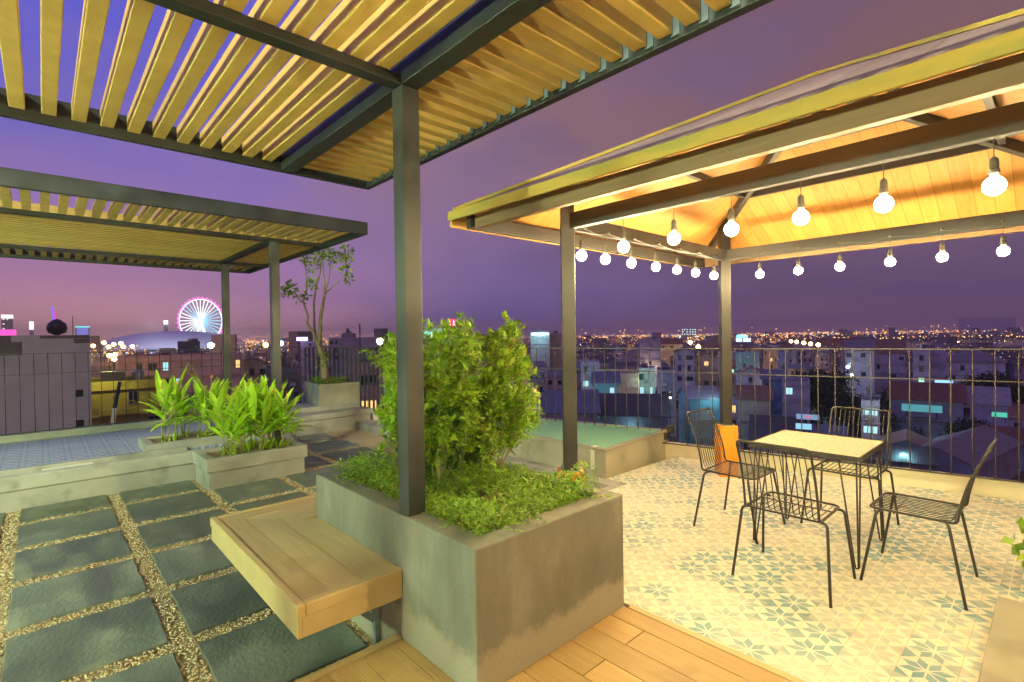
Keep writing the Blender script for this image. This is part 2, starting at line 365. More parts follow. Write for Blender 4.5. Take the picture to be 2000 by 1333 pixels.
def board_material(name, c1, c2, axis, pitch=.0135, seam=None, seamcol=None, groove=.35):
    """fine grooves running along the boards; axis = coordinate across the boards"""
    M = bpy.data.materials.new(name); M.use_nodes = True; t = M.node_tree; L = t.links
    b = t.nodes['Principled BSDF']; b.inputs['Roughness'].default_value = .5
    def n(ty, **k):
        q = t.nodes.new(ty)
        for a, c in k.items(): setattr(q, a, c)
        return q
    co = n('ShaderNodeTexCoord'); sp = n('ShaderNodeSeparateXYZ'); L.new(co.outputs['Object'], sp.inputs[0])
    mp_ = n('ShaderNodeMapping'); mp_.inputs['Scale'].default_value = (14, 1.2, 4) if axis == 0 else (1.2, 14, 4)
    L.new(co.outputs['Object'], mp_.inputs[0])
    no = n('ShaderNodeTexNoise'); no.inputs['Scale'].default_value = 3; no.inputs['Detail'].default_value = 6; L.new(mp_.outputs[0], no.inputs['Vector'])
    mr = n('ShaderNodeMapRange'); mr.inputs[1].default_value = .35; mr.inputs[2].default_value = .65; L.new(no.outputs[0], mr.inputs[0])
    mx = n('ShaderNodeMix', data_type='RGBA'); mx.inputs[6].default_value = (*c1, 1); mx.inputs[7].default_value = (*c2, 1); L.new(mr.outputs[0], mx.inputs[0])
    g = n('ShaderNodeNewGeometry'); hs = n('ShaderNodeHueSaturation'); m4 = n('ShaderNodeMapRange'); m4.inputs[3].default_value = .86; m4.inputs[4].default_value = 1.12
    L.new(g.outputs['Random Per Island'], m4.inputs[0]); L.new(m4.outputs[0], hs.inputs['Value']); L.new(mx.outputs[2], hs.inputs['Color'])
    col = hs.outputs[0]
    a = n('ShaderNodeMath', operation='MULTIPLY'); L.new(sp.outputs[axis], a.inputs[0]); a.inputs[1].default_value = 2*PI/pitch
    si = n('ShaderNodeMath', operation='SINE'); L.new(a.outputs[0], si.inputs[0])
    h = si.outputs[0]
    if not seam:
        gm = n('ShaderNodeMapRange'); gm.inputs[1].default_value = -1; gm.inputs[2].default_value = -.3; gm.inputs[3].default_value = .74; gm.inputs[4].default_value = 1.; L.new(h, gm.inputs[0])
        gx = n('ShaderNodeMix', data_type='RGBA'); gx.blend_type = 'MULTIPLY'; gx.inputs[0].default_value = 1; L.new(col, gx.inputs[6]); L.new(gm.outputs[0], gx.inputs[7]); col = gx.outputs[2]
    # damp patches
    nw = n('ShaderNodeTexNoise'); nw.inputs['Scale'].default_value = 2.3; nw.inputs['Detail'].default_value = 8; L.new(co.outputs['Object'], nw.inputs['Vector'])
    mw = n('ShaderNodeMapRange'); mw.inputs[1].default_value = .60; mw.inputs[2].default_value = .64; L.new(nw.outputs[0], mw.inputs[0])
    mwx = n('ShaderNodeMix', data_type='RGBA'); mwx.blend_type = 'MULTIPLY'; mwx.inputs[7].default_value = (.6, .55, .5, 1)
    mws = n('ShaderNodeMath', operation='MULTIPLY'); L.new(mw.outputs[0], mws.inputs[0]); mws.inputs[1].default_value = .3
    L.new(mws.outputs[0], mwx.inputs[0]); L.new(col, mwx.inputs[6])
    if seam is None: col = mwx.outputs[2]
    if seam:
        fm = n('ShaderNodeMath', operation='FLOORED_MODULO'); L.new(sp.outputs[axis], fm.inputs[0]); fm.inputs[1].default_value = seam
        lt = n('ShaderNodeMath', operation='LESS_THAN'); L.new(fm.outputs[0], lt.inputs[0]); lt.inputs[1].default_value = .007
        m5 = n('ShaderNodeMix', data_type='RGBA'); L.new(lt.outputs[0], m5.inputs[0]); L.new(col, m5.inputs[6]); m5.inputs[7].default_value = (*seamcol, 1); col = m5.outputs[2]
        fl = n('ShaderNodeMath', operation='FLOOR'); dv = n('ShaderNodeMath', operation='DIVIDE'); L.new(sp.outputs[axis], dv.inputs[0]); dv.inputs[1].default_value = seam; L.new(dv.outputs[0], fl.inputs[0])
        wn = n('ShaderNodeTexWhiteNoise', noise_dimensions='1D'); L.new(fl.outputs[0], wn.inputs['W'])
        m6 = n('ShaderNodeMapRange'); m6.inputs[3].default_value = .85; m6.inputs[4].default_value = 1.1; L.new(wn.outputs[0], m6.inputs[0]); L.new(m6.outputs[0], hs.inputs['Value'])
        sb = n('ShaderNodeMath', operation='MULTIPLY_ADD'); L.new(lt.outputs[0], sb.inputs[0]); sb.inputs[1].default_value = -3; L.new(h, sb.inputs[2]); h = sb.outputs[0]
    L.new(col, b.inputs['Base Color'])
    bp = n('ShaderNodeBump'); bp.inputs['Strength'].default_value = groove; bp.inputs['Distance'].default_value = .002; L.new(h, bp.inputs['Height']); L.new(bp.outputs[0], b.inputs['Normal'])
    return M
DECK = board_material('deck_board', (.46, .285, .105), (.52, .33, .13), 0)
BENCHY = board_material('bench_board', (.46, .345, .16), (.52, .39, .19), 0)
BENCHX = board_material('bench_board_cross', (.46, .345, .16), (.52, .39, .19), 1)
ROOFX = board_material('roof_board', (.47, .215, .048), (.54, .26, .066), 1, pitch=.5, seam=.118, seamcol=(.34, .16, .035), groove=.3)
ROOFY = board_material('roof_board_side', (.47, .215, .048), (.54, .26, .066), 0, pitch=.5, seam=.118, seamcol=(.34, .16, .035), groove=.3)
ROOFTX = board_material('roof_top_board', (.28, .18, .15), (.36, .24, .20), 1, pitch=.5, seam=.36, seamcol=(.08, .04, .03), groove=.3)
SLATE = mat('slate', (.085, .10, .085), (.15, .175, .145), scale=3.2, rough=.38, rough2=.65, bump=.6, bscale=26, isl=.28, c3=(.24, .265, .20), c3scale=3.1, c3lo=.52, c3hi=.75, stretch=(1.6, 1, 1))

ZP = -.12      # level of the sunken stone-paved garden
# ------------------------------------------------------------------ setting: terrace floors
b = MB(); b.prism([(2.44, -3), (6.66, -3), (6.44, .23), (5.83, 3.30), (4.43, 3.32), (4.43, 3.05), (2.44, 3.05)], -.3, 0)
struct(b.build('tiled_floor', TILE), 'cream and blue star patterned tile floor under the gazebo', 'tiled floor')
b = MB(); b.box(-6, 4.43, 2.33, 11, ZP-.1, ZP-.02); struct(b.build('gravel_ground', GRAVEL), 'tan gravel between the slate slabs', 'gravel')
# slate slabs
b = MB()
def slab(x0, x1, y0, y1):
    n = 7; pts = []
    for (ax_, ay_), (bx_, by_) in (((x0, y0), (x1, y0)), ((x1, y0), (x1, y1)), ((x1, y1), (x0, y1)), ((x0, y1), (x0, y0))):
        for k in range(n):
            t = k/n; j = 0 if k == 0 else .006
            pts.append((ax_+(bx_-ax_)*t+random.uniform(-j, j), ay_+(by_-ay_)*t+random.uniform(-j, j)))
    b.prism(pts, ZP-.03, ZP+random.uniform(-.002, .003))
SX = [(-.18+.782*k, .49+.782*k) for k in range(-4, 6)]
SY = [(3.375+.81*k, 4.05+.81*k) for k in range(-1, 7)]
for x0, x1 in SX:
    if x1 < -.3: x0 -= .12; x1 -= .12
    for y0, y1 in SY:
        if x0 < 1.5 and y0 > 7.0: continue
        y1_ = min(y1, 7.1 if x0 < 1.5 else 8.9)
        if y0 > 8.8: continue
        if 1.2 < x0 < 2.4 and y0 < 3.9 and False: continue
        if x1 > 4.2: continue
        slab(x0, x1, y0, y1_)
struct(b.build('slate_paving', SLATE, bevel=.004), 'dark wet slate slabs laid in rows', 'paving')
# pebbles
b = MB(); ico = [Vector(v) for v in ((0, 0, 1), (.89, 0, .45), (.28, .85, .45), (-.72, .53, .45), (-.72, -.53, .45), (.28, -.85, .45), (.72, .53, -.45), (-.28, .85, -.45), (-.89, 0, -.45), (-.28, -.85, -.45), (.72, -.53, -.45), (0, 0, -1))]
icf = [(0, 1, 2), (0, 2, 3), (0, 3, 4), (0, 4, 5), (0, 5, 1), (1, 6, 2), (2, 7, 3), (3, 8, 4), (4, 9, 5), (5, 10, 1), (6, 7, 2), (7, 8, 3), (8, 9, 4), (9, 10, 5), (10, 6, 1), (11, 7, 6), (11, 8, 7), (11, 9, 8), (11, 10, 9), (11, 6, 10)]
rp = random.Random(3)
def inslab(x, y):
    for x0, x1 in SX:
        o = -.12 if x1 < -.3 else 0
        if x0+o-.002 < x < x1+o+.002:
            for y0, y1 in SY:
                if y0-.002 < y < y1+.002: return True
    return False
cnt = 0
while cnt < 21000:
    y = 2.34+4.7*rp.random()**1.7; x = rp.uniform(-.9, 3.3)
    if y > 7.05 or inslab(x, y) or (1.33 < x < 2.4 and y < 3.39): continue
    if x < -.1-.35*y+.6 and False: continue
    s_ = rp.uniform(.0038, .0092)*(1 if y < 5 else 1.25); a = rp.random()*6.28; ca, sa = math.cos(a), math.sin(a)
    vv = [Vector((v.x*s_*1.5, v.y*s_*rp.uniform(.8, 1.1), v.z*s_*.6)) for v in ico]
    b.add([(x+v.x*ca-v.y*sa, y+v.x*sa+v.y*ca, ZP-.015+s_*.45+v.z) for v in vv], icf); cnt += 1
tag(b.build('pebbles', PEB, smooth=True), 'loose tan and grey pebbles in the joints of the paving', 'pebbles', kind='stuff')
# decks
b = MB()
xs = [1.273-.168*k for k in range(0, 16)]
e = 1.33
for x in xs:
    b.box(x+.0025, e-.0025, -2.6, 2.285, -.035, .012); e = x
b2x = [2.392, 2.264, 2.096, 1.932, 1.764, 1.594, 1.43]
for i in range(6):
    x1, x0 = b2x[i], b2x[i+1]
    if i in (1, 3): b.box(x0+.0025, x1-.0025, 1.4705, 1.683, -.035, .012); b.box(x0+.0025, x1-.0025, -2.6, 1.4655, -.035, .012)
    elif i == 0: b.box(x0+.0025, x1-.0025, -2.6, 1.683, -.035, .012)
    else: b.box(x0+.0025, x1-.0025, -2.6, 1.683, -.035, .012)
b.box(1.3325, 1.4275, -2.6, 1.670, -.035, .012)
struct(b.build('wooden_deck', DECK, bevel=.002), 'tan grooved timber deck boards', 'deck')
b = MB(); b.box(-1.4, 1.325, 2.288, 2.332, ZP-.02, .022); b.box(2.396, 2.438, -2.6, 1.66, -.05, .014)
struct(b.build('deck_edging', DECKT, bevel=.004), 'timber edging strips of the deck', 'deck edging')
b = MB(); b.box(-1.4, 2.395, -2.6, 2.285, -.3, -.04); struct(b.build('deck_base', mat('dark_void', (.02, .018, .015)))) 
b = MB(); b.box(2.5, 3.957, -2.6, .245, .002, .035); tag(b.build('concrete_slab', CONCP, bevel=.006), 'low bare concrete slab on the tiles at the lower right corner', 'slab')
# left upper terrace
b = MB(); b.box(-6, 2.80, 7.86, 10.28, -.3, .12); struct(b.build('tiled_terrace', TILEB), 'blue patterned tile floor of the far terrace', 'tiled floor')
b = MB(); b.box(-6, 1.38, 7.12, 7.25, .07, .21); b.box(-6, 1.38, 7.14, 7.25, ZP-.05, .0685); b.box(-6, 1.38, 7.78, 7.858, -.2, .165); b.box(-6, 1.38, 7.2505, 7.7795, -.2, -.03)
tag(b.build('channel_kerb', CONC, bevel=.006), 'long double concrete kerb with a narrow channel between its walls', 'kerb')
b = MB(); b.box(-.02, .42, 7.30, 7.70, .10, .15); b.box(.0, .40, 7.33, 7.67, -.029, .0995)
tag(b.build('channel_cover', WHITEP, bevel=.01), 'pale rounded block lying in the channel between the kerbs', 'cover block')
b = MB(); b.box(-6, 3.9, 10.285, 10.42, -.3, .22); struct(b.build('terrace_kerb', CONC, bevel=.006), 'concrete kerb under the far fence', 'kerb')
b = MB(); b.prism([(6.60, -3), (6.75, -3), (6.55, .23), (5.93, 3.45), (4.9, 8.0), (4.72, 8.9), (4.60, 8.9), (5.84, 3.36), (6.46, .23)], -.3, .155)
struct(b.build('parapet_kerb', KERB, bevel=.006), 'cream painted kerb below the right fence', 'kerb')
b = MB(); b.box(4.26, 4.43, 3.055, 8.9, -.25, -.004); b.box(2.44, 4.255, 3.055, 3.16, -.25, -.006)
struct(b.build('floor_edging', CONC, bevel=.005), 'concrete edging between tiles and gravel', 'edging')
b = MB(); b.box(4.4305, 5.2, 6.52, 8.9, -.25, -.01); struct(b.build('rear_floor', CONC), 'plain concrete floor behind the skylight', 'floor')
# building mass below the terrace
b = MB(); b.prism([(-6, -8), (6.8, -8), (6.74, -3), (6.53, .24), (5.92, 3.46), (4.72, 8.9), (4.3, 10.42), (-6, 10.42)], -20, -.31)
struct(b.build('building_below', mat('plaster_dark', (.2, .2, .2))), 'our own building under the terrace', 'building')

# ------------------------------------------------------------------ main planter with bench
t = thing('concrete_planter', (1.87, 2.53, 0), 'large grey concrete planter box with the big shrub, tan bench fixed to it', 'planter')
def loc_build(b, name, material, parent, **k):
    o = b.build(name, material, parent, **k); o.location = -Vector(parent.location); return o
PLM = bpy.data.materials.new('planter_concrete'); PLM.use_nodes = True
def planter_mat(M):
    t_ = M.node_tree; L = t_.links; bs = t_.nodes['Principled BSDF']; bs.inputs['Roughness'].default_value = .72
    def n(ty, **k):
        q = t_.nodes.new(ty)
        for a, c in k.items(): setattr(q, a, c)
        return q
    co = n('ShaderNodeTexCoord'); no = n('ShaderNodeTexNoise'); no.inputs['Scale'].default_value = 2.4; no.inputs['Detail'].default_value = 8; no.inputs['Roughness'].default_value = .6
    mpz = n('ShaderNodeMapping'); mpz.inputs['Scale'].default_value = (1.5, 1.5, .7); L.new(co.outputs['Object'], mpz.inputs[0]); L.new(mpz.outputs[0], no.inputs['Vector'])
    rp_ = n('ShaderNodeValToRGB'); e_ = rp_.color_ramp; e_.elements[0].position = .3; e_.elements[0].color = (.12, .118, .094, 1); e_.elements[1].position = .72; e_.elements[1].color = (.255, .248, .20, 1)
    k_ = e_.elements.new(.55); k_.color = (.175, .17, .134, 1); L.new(no.outputs[0], rp_.inputs[0])
    # pale splash band near the floor with a ragged edge
    sp = n('ShaderNodeSeparateXYZ'); L.new(co.outputs['Object'], sp.inputs[0])
    n2 = n('ShaderNodeTexNoise'); n2.inputs['Scale'].default_value = 5; n2.inputs['Detail'].default_value = 8; n2.inputs['Roughness'].default_value = .7; L.new(co.outputs['Object'], n2.inputs['Vector'])
    ad = n('ShaderNodeMath', operation='MULTIPLY_ADD'); L.new(n2.outputs[0], ad.inputs[0]); ad.inputs[1].default_value = .28; L.new(sp.outputs[2], ad.inputs[2])
    mr = n('ShaderNodeMapRange'); mr.inputs[1].default_value = .345; mr.inputs[2].default_value = .285; L.new(ad.outputs[0], mr.inputs[0])
    mx = n('ShaderNodeMix', data_type='RGBA'); L.new(mr.outputs[0], mx.inputs[0]); L.new(rp_.outputs[0], mx.inputs[6]); mx.inputs[7].default_value = (.29, .265, .20, 1)
    # vertical drips, bluish
    mpd = n('ShaderNodeMapping'); mpd.inputs['Scale'].default_value = (7, 7, 1.4); L.new(co.outputs['Object'], mpd.inputs[0])
    n3 = n('ShaderNodeTexNoise'); n3.inputs['Scale'].default_value = 1.5; n3.inputs['Detail'].default_value = 5; L.new(mpd.outputs[0], n3.inputs['Vector'])
    mr3 = n('ShaderNodeMapRange'); mr3.inputs[1].default_value = .60; mr3.inputs[2].default_value = .8; mr3.inputs[4].default_value = .4; L.new(n3.outputs[0], mr3.inputs[0])
    mx3 = n('ShaderNodeMix', data_type='RGBA'); L.new(mr3.outputs[0], mx3.inputs[0]); L.new(mx.outputs[2], mx3.inputs[6]); mx3.inputs[7].default_value = (.21, .27, .23, 1)
    n5 = n('ShaderNodeTexNoise'); n5.inputs['Scale'].default_value = 4.5; n5.inputs['Detail'].default_value = 3; L.new(co.outputs['Object'], n5.inputs['Vector'])
    mr5 = n('ShaderNodeMapRange'); mr5.inputs[1].default_value = .70; mr5.inputs[2].default_value = .76; mr5.inputs[4].default_value = .7; L.new(n5.outputs[0], mr5.inputs[0])
    mx5 = n('ShaderNodeMix', data_type='RGBA'); L.new(mr5.outputs[0], mx5.inputs[0]); L.new(mx3.outputs[2], mx5.inputs[6]); mx5.inputs[7].default_value = (.30, .15, .06, 1)
    L.new(mx5.outputs[2], bs.inputs['Base Color'])
    n4 = n('ShaderNodeTexNoise'); n4.inputs['Scale'].default_value = 55; n4.inputs['Detail'].default_value = 6; L.new(co.outputs['Object'], n4.inputs['Vector'])
    bp = n('ShaderNodeBump'); bp.inputs['Strength'].default_value = .5; bp.inputs['Distance'].default_value = .006; L.new(n4.outputs[0], bp.inputs['Height']); L.new(bp.outputs[0], bs.inputs['Normal'])
planter_mat(PLM)
b = MB(); H = .644
b.ring([(1.33, 1.684), (2.40, 1.684), (2.40, 3.39), (1.33, 3.39)], [(1.452, 1.80), (2.31, 1.80), (2.31, 3.27), (1.452, 3.27)], ZP-.02, H)
loc_build(b, 'planter_wall', PLM, t, bevel=.008)
b = MB(); n_ = 14
for i in range(n_):
    for j in range(20):
        x0 = 1.45+.865*i/n_; x1 = 1.45+.865*(i+1)/n_; y0 = 1.80+1.47*j/20; y1 = 1.80+1.47*(j+1)/20
        hh = lambda x, y: .585+.02*math.sin(x*9+y*4)+.015*math.sin(y*13-x*5)
        b.add([(x0, y0, hh(x0, y0)), (x1, y0, hh(x1, y0)), (x1, y1, hh(x1, y1)), (x0, y1, hh(x0, y1))], [(0, 1, 2, 3)])
loc_build(b, 'soil', SOIL, t, smooth=True)
t = thing('bench', (1.07, 3.0, 0), 'tan timber bench seat cantilevered from the big planter, wrapping its far corner', 'bench')
Z = .37
b = MB()
# boards, mitred at the far corner (45 degree line from (.84,3.80) towards (1.33,3.31))
def mit(x): return 3.80-(x-.84)
for x0, x1 in ((.843, .9675), (.9725, 1.1325), (1.1375, 1.328)):
    b.prism([(x0, 2.327), (x1, 2.327), (x1, min(mit(x1), 9)), (x0, mit(x0))], Z-.025, Z-.003)
loc_build(b, 'seat_board', BENCHY, t, bevel=.0015)
b = MB()
def mix_(y): return .84+(3.80-y)
for y0, y1 in ((3.6725, 3.797), (3.5125, 3.6675), (3.395, 3.5075)):
    b.prism([(mix_(y0)+.004, y0), (2.5, y0), (2.5, y1), (mix_(y1)+.004, y1)], Z-.025, Z-.003)
loc_build(b, 'seat_board', BENCHX, t, bevel=.0015)
b = MB(); b.box(.800, .840, 2.28, 3.84, Z-.055, Z+.004); b.box(.8405, 1.328, 2.28, 2.324, Z-.055, Z+.004); b.box(.8405, 2.5, 3.80, 3.84, Z-.055, Z+.004)
loc_build(b, 'seat_edge', DECKT, t, bevel=.006)
b = MB(); b.box(.806, .826, 2.286, 3.834, Z-.147, Z-.0555); b.box(.8265, 1.328, 2.286, 2.304, Z-.147, Z-.0555); b.box(.8265, 2.5, 3.814, 3.834, Z-.147, Z-.0555)
loc_build(b, 'apron', DECKT, t, bevel=.002)
for yb in (2.52, 3.2):
    b = MB(); b.box(1.296, 1.326, yb, yb+.035, ZP, Z-.03); b.box(.90, 1.2955, yb, yb+.035, Z-.06, Z-.03)
    b.bar((1.30, yb+.017, .02), (1.02, yb+.017, Z-.07), .035, .012, (0, 1, 0))
    loc_build(b, 'bracket', GALV, t, bevel=.002)

# ------------------------------------------------------------------ pergolas
def pergola(name, label, X0, X1, Y0, Y1, bx, bys, posts, zb, post_h, sx_bays, mid_bay, cross=True):
    """frame bottom at zb; long bays with slats along Y, the other with slats along X"""
    t = thing(name, (posts[0][0], posts[0][1], 0), label, 'pergola')
    HB = .15
    for (px, py, z0) in posts:
        b = MB(); b.box(px-.05, px+.05, py-.05, py+.05, z0, zb-.001); loc_build(b, 'post', STEEL, t, bevel=.004)
    def beam(x0, x1, y0, y1, mat_=BEAM, h=HB):
        b = MB(); b.box(x0, x1, y0, y1, zb, zb+h); loc_build(b, 'beam', mat_, t, bevel=.004)
    beam(X0, X1, Y1-.05, Y1); beam(X0, X1, Y0, Y0+.05)
    beam(X1-.05, X1, Y0+.0505, Y1-.0505); beam(X0, X0+.05, Y0+.0505, Y1-.0505)
    for x in bx: beam(x-.05, x+.05, Y0+.0505, Y1-.0505)
    return t, beam
# pergola over the viewer
ZB = 2.82
t, beam = pergola('pergola', 'near dark steel pergola with tan timber slats, its post standing in the big planter', -2.4, 2.085, -2.2, 4.035, [1.395], [], [(1.395, 2.285, .45), (1.395, -1.3, -.1), (-1.9, 2.285, -.2), (-1.9, -1.3, -.2)], ZB, 0, None, None)
for y in (2.28, -1.3):
    b = MB(); b.box(-2.349, 1.3445, y-.04, y+.04, ZB, ZB+.048); loc_build(b, 'cross_beam', BEAM, t, bevel=.003)
b = MB(); x = 1.247
while x > -2.3:
    b.box(x-.0335, x+.0335, -2.148, 3.983, ZB+.0495, ZB+.145); x -= .1325
loc_build(b, 'slat_panel', SLAT, t, bevel=.004)
b = MB(); y = 3.87
while y > -2.1:
    b.box(1.4465, 2.030, y-.0335, y+.0335, ZB+.030, ZB+.125); y -= .1285
loc_build(b, 'slat_panel', SLAT, t, bevel=.004)
y = 3.87; bm_ = None
while y > -2.1:
    if bm_ is None:
        b = MB(); b.box(2.0295, 2.0345, -.066, -.0345, ZB+.012, ZB+.135); b.box(2.012, 2.0335, -.066, -.0345, ZB+.006, ZB+.0115)
        o = b.build('slat_bracket', mat('bracket_steel', (.07, .10, .105), rough=.45, metal=.3), t); bm_ = o.data
    else: o = bpy.data.objects.new('slat_bracket', bm_); COL.objects.link(o); o.parent = t
    o.location = Vector((0, y, 0))-Vector(t.location); y -= .1285
# far pergola
t, beam = pergola('pergola', 'smaller looking dark pergola at the left on two slim posts by the leafy planters', -3.4, 2.967, 5.78, 10.62, [], [], [(2.25, 6.98, .05), (2.28, 9.52, .1), (-2.6, 6.98, .05), (-2.6, 9.52, .1)], ZB, 0, None, None)
for y in (6.98, 9.52):
    b = MB(); b.box(-3.349, 2.9165, y-.035, y+.035, ZB, ZB+.048); loc_build(b, 'cross_beam', BEAM, t, bevel=.003)
b = MB(); b.box(2.20, 2.30, 7.016, 9.484, ZB, ZB+.05); loc_build(b, 'cross_beam', BEAM, t, bevel=.003)
for ya, yb in ((5.832, 6.94), (9.56, 10.568)):
    b = MB(); x = 2.83
    while x > -3.3:
        b.box(x-.0335, x+.0335, ya, yb, ZB+.0495, ZB+.145); x -= .1325
    loc_build(b, 'slat_panel', SLAT, t)
b = MB(); y = 9.42
while y > 7.05:
    b.box(-3.34, 2.912, y-.0335, y+.0335, ZB+.052, ZB+.147); y -= .1285
loc_build(b, 'slat_panel', SLAT, t)

# ------------------------------------------------------------------ gazebo
GX, GY = 4.15, 1.18; GH = 1.29; EH = 1.885; SL = .49; ZE = 2.415
gx0, gx1, gy0, gy1 = GX-GH, GX+GH, GY-GH, GY+GH
t = thing('gazebo', (GX, GY, 0), 'square gazebo with orange lit pyramid roof of boards on brown steel posts', 'gazebo')
GT = t
for (px, py) in ((gx0, gy1), (gx1, gy1), (gx1, gy0), (gx0, gy0)):
    b = MB(); b.obox((px, py, 1.62), (1, 1, 0), (-1, 1, 0), (0, 0, 1), .05, .05, 1.07); loc_build(b, 'post', STEEL2 if px > 4 else STEEL, t, bevel=.004)
    b = MB(); b.obox((px, py, .2745), (1, 1, 0), (-1, 1, 0), (0, 0, 1), .093, .093, .2745); loc_build(b, 'post_base', ORANGE, t, bevel=.004)
    b = MB(); b.obox((px, py, .553), (1, 1, 0), (-1, 1, 0), (0, 0, 1), .07, .07, .0035)
    for i in (-1, 1):
        for j in (-1, 1):
            d1 = Vector((1, 1, 0)).normalized()*.058*i+Vector((-1, 1, 0)).normalized()*.058*j
            b.tube([(px+d1.x, py+d1.y, .555), (px+d1.x, py+d1.y, .575)], .006, 6)
    loc_build(b, 'base_plate', GALV, t)
BZ0, BZ1 = 2.325, 2.44
for (p, q, w) in (((gx0, gy0, 0), (gx0, gy1, 0), 0), ((gx1, gy0, 0), (gx1, gy1, 0), 0), ((gx0, gy1, 0), (gx1, gy1, 0), 1), ((gx0, gy0, 0), (gx1, gy0, 0), 1)):
    b = MB()
    if w == 0: b.box(p[0]-.025, p[0]+.025, p[1]-.04, q[1]-.0, BZ0, BZ1)
    else: b.box(p[0]+.04, q[0]-.04, p[1]-.025, p[1]+.025, BZ0, BZ1)
    loc_build(b, 'beam', STEEL2, t, bevel=.004)
def zr(d): return ZE+.022+SL*d      # underside of the roof boards at distance d inward from the eave
AP = Vector((GX, GY, zr(EH)))
ex0, ex1, ey0, ey1 = GX-EH, GX+EH, GY-EH, GY+EH
c_ = [Vector((ex0, ey1, zr(0))), Vector((ex1, ey1, zr(0))), Vector((ex1, ey0, zr(0))), Vector((ex0, ey0, zr(0)))]
for i in range(4):
    p, q = c_[i], c_[(i+1) % 4]
    for dz, th, nm, ms in ((0, .02, 'roof_lining', [ROOFY, ROOFX]), (.0205, .025, 'roof_panel', [mat('roof_top_side', (.36, .24, .19), rough=.7), ROOFTX])):
        b = MB(); u = Vector((0, 0, dz)); w = Vector((0, 0, dz+th))
        b.add([p+u, q+u, AP+u, p+w, q+w, AP+w], [(0, 1, 2), (5, 4, 3), (0, 3, 4, 1), (1, 4, 5, 2), (2, 5, 3, 0)])
        loc_build(b, nm, ms[i % 2], t)
# fascia boards and inner eave beams
off = .012
for i in range(4):
    b = MB(); e0 = ex0-off; e1 = ex1+off; f0 = ey0-off; f1 = ey1+off
    z0, z1 = ZE-(.005 if i in (0, 3) else .05), ZE+.062
    if i == 0: b.box(e0-.02, e0, f0-.02, f1+.02, z0, z1)
    if i == 2: b.box(e1, e1+.02, f0-.02, f1+.02, z0, z1)
    if i == 1: b.box(e0+.0005, e1-.0005, f1, f1+.02, z0, z1)
    if i == 3: b.box(e0+.0005, e1-.0005, f0-.02, f0, z0, z1)
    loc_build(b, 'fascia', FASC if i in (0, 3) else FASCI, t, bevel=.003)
    b = MB(); iz0, iz1 = 2.345, 2.445
    xx0, xx1, yy0, yy1 = ex0+.085, ex1-.085, ey0+.085, ey1-.085
    if i == 0: b.box(xx0, xx0+.05, yy0-.05, yy1-.06, iz0, iz1)
    if i == 2: b.box(xx1-.05, xx1, yy0+.05, yy1-.06, iz0, iz1)
    if i == 1: b.box(xx0-.03, xx1+.05, yy1-.05, yy1, iz0, iz1)
    if i == 3: b.box(xx0+.06, xx1-.06, yy0, yy0+.05, iz0, iz1)
    loc_build(b, 'eave_beam', EAVE if i in (0, 2) else STEEL2, t, bevel=.003)
# hip caps
for i in range(4):
    b = MB(); p = c_[i]+Vector((0, 0, .05)); q = AP+Vector((0, 0, .05)); b.bar(p, q, .07, .022); loc_build(b, 'hip_cap', FASC, t)
# hip rafters, ring purlins
for i in range(4):
    p = c_[i].lerp(AP, .10)-Vector((0, 0, .045)); q = AP-Vector((0, 0, .045)); b = MB(); b.bar(p, q, .05, .085); loc_build(b, 'hip_rafter', STEEL2, t, bevel=.003)
for k, f_ in enumerate((.52, .76)):
    for i in range(4):
        p = c_[i].lerp(AP, f_)-Vector((0, 0, .035)); q = c_[(i+1) % 4].lerp(AP, f_)-Vector((0, 0, .035)); d = (q-p).normalized()*.04
        b = MB(); b.bar(p+d, q-d, .04, .06); loc_build(b, 'purlin', STEEL2, t)
b = MB(); b.tube([AP-Vector((0, 0, .28)), AP-Vector((0, 0, .02))], .05, 8); loc_build(b, 'king_post', STEEL2, t)

# ------------------------------------------------------------------ string lights
BULB = glow('bulb_glow', (1, .76, .38), 480, True)
GLASS = glow('bulb_glass', (1, .86, .5), 9, True)
SOCK = mat('socket_black', (.04, .035, .03), rough=.4)
def make_bulb():
    t = thing('hanging_bulb', (0, 0, 0), '', 'light bulb', 'bulbs of the gazebo string lights')
    b = MB(); b.tube([(0, 0, .0), (0, 0, .10)], .0022, 6); b.build('cord', SOCK, t)
    b = MB(); b.lathe([(.006, .02), (.014, .012), (.0165, -.002), (.0165, -.03), (.019, -.034), (.019, -.048), (.014, -.052)], n=14); b.build('socket', SOCK, t, smooth=False)
    b = MB(); pr = [(.012, -.052), (.015, -.066)]+[(.036*math.sin(a), -.098-.036*math.cos(a)+0) for a in [PI*k/10 for k in range(8, 0, -1)]]+[(.002, -.1345)]
    pr = [(.013, -.053), (.016, -.062), (.024, -.069), (.0325, -.080), (.0365, -.093), (.0365, -.103), (.0315, -.118), (.022, -.1285), (.010, -.1345), (.002, -.1355)]
    b.lathe(pr[:3], n=16); b.build('bulb_neck', GLASS, t, smooth=True)
    b = MB(); b.lathe(pr[2:], n=24); b.build('glass_bulb', BULB, t, smooth=True)
    return t
bulb0 = make_bulb(); first = True
def place_bulb(x, y, z, label, cord):
    global first
    o = bulb0 if first else copy_tree(bulb0); first = False
    o.location = (x, y, z+.098); o['label'] = label
    for ch in o.children:
        if ch.name.startswith('cord'): ch.scale = (1, 1, max(.3, cord/.10))
nm = ['first', 'second', 'third', 'fourth', 'fifth', 'sixth', 'seventh']
for i, y in enumerate((1.977, 1.61, 1.256, .899, .551, .181)):
    place_bulb(gx0, y, 2.132, nm[i]+' glowing bulb from the left under the front beam of the gazebo', BZ0-2.132-.098)
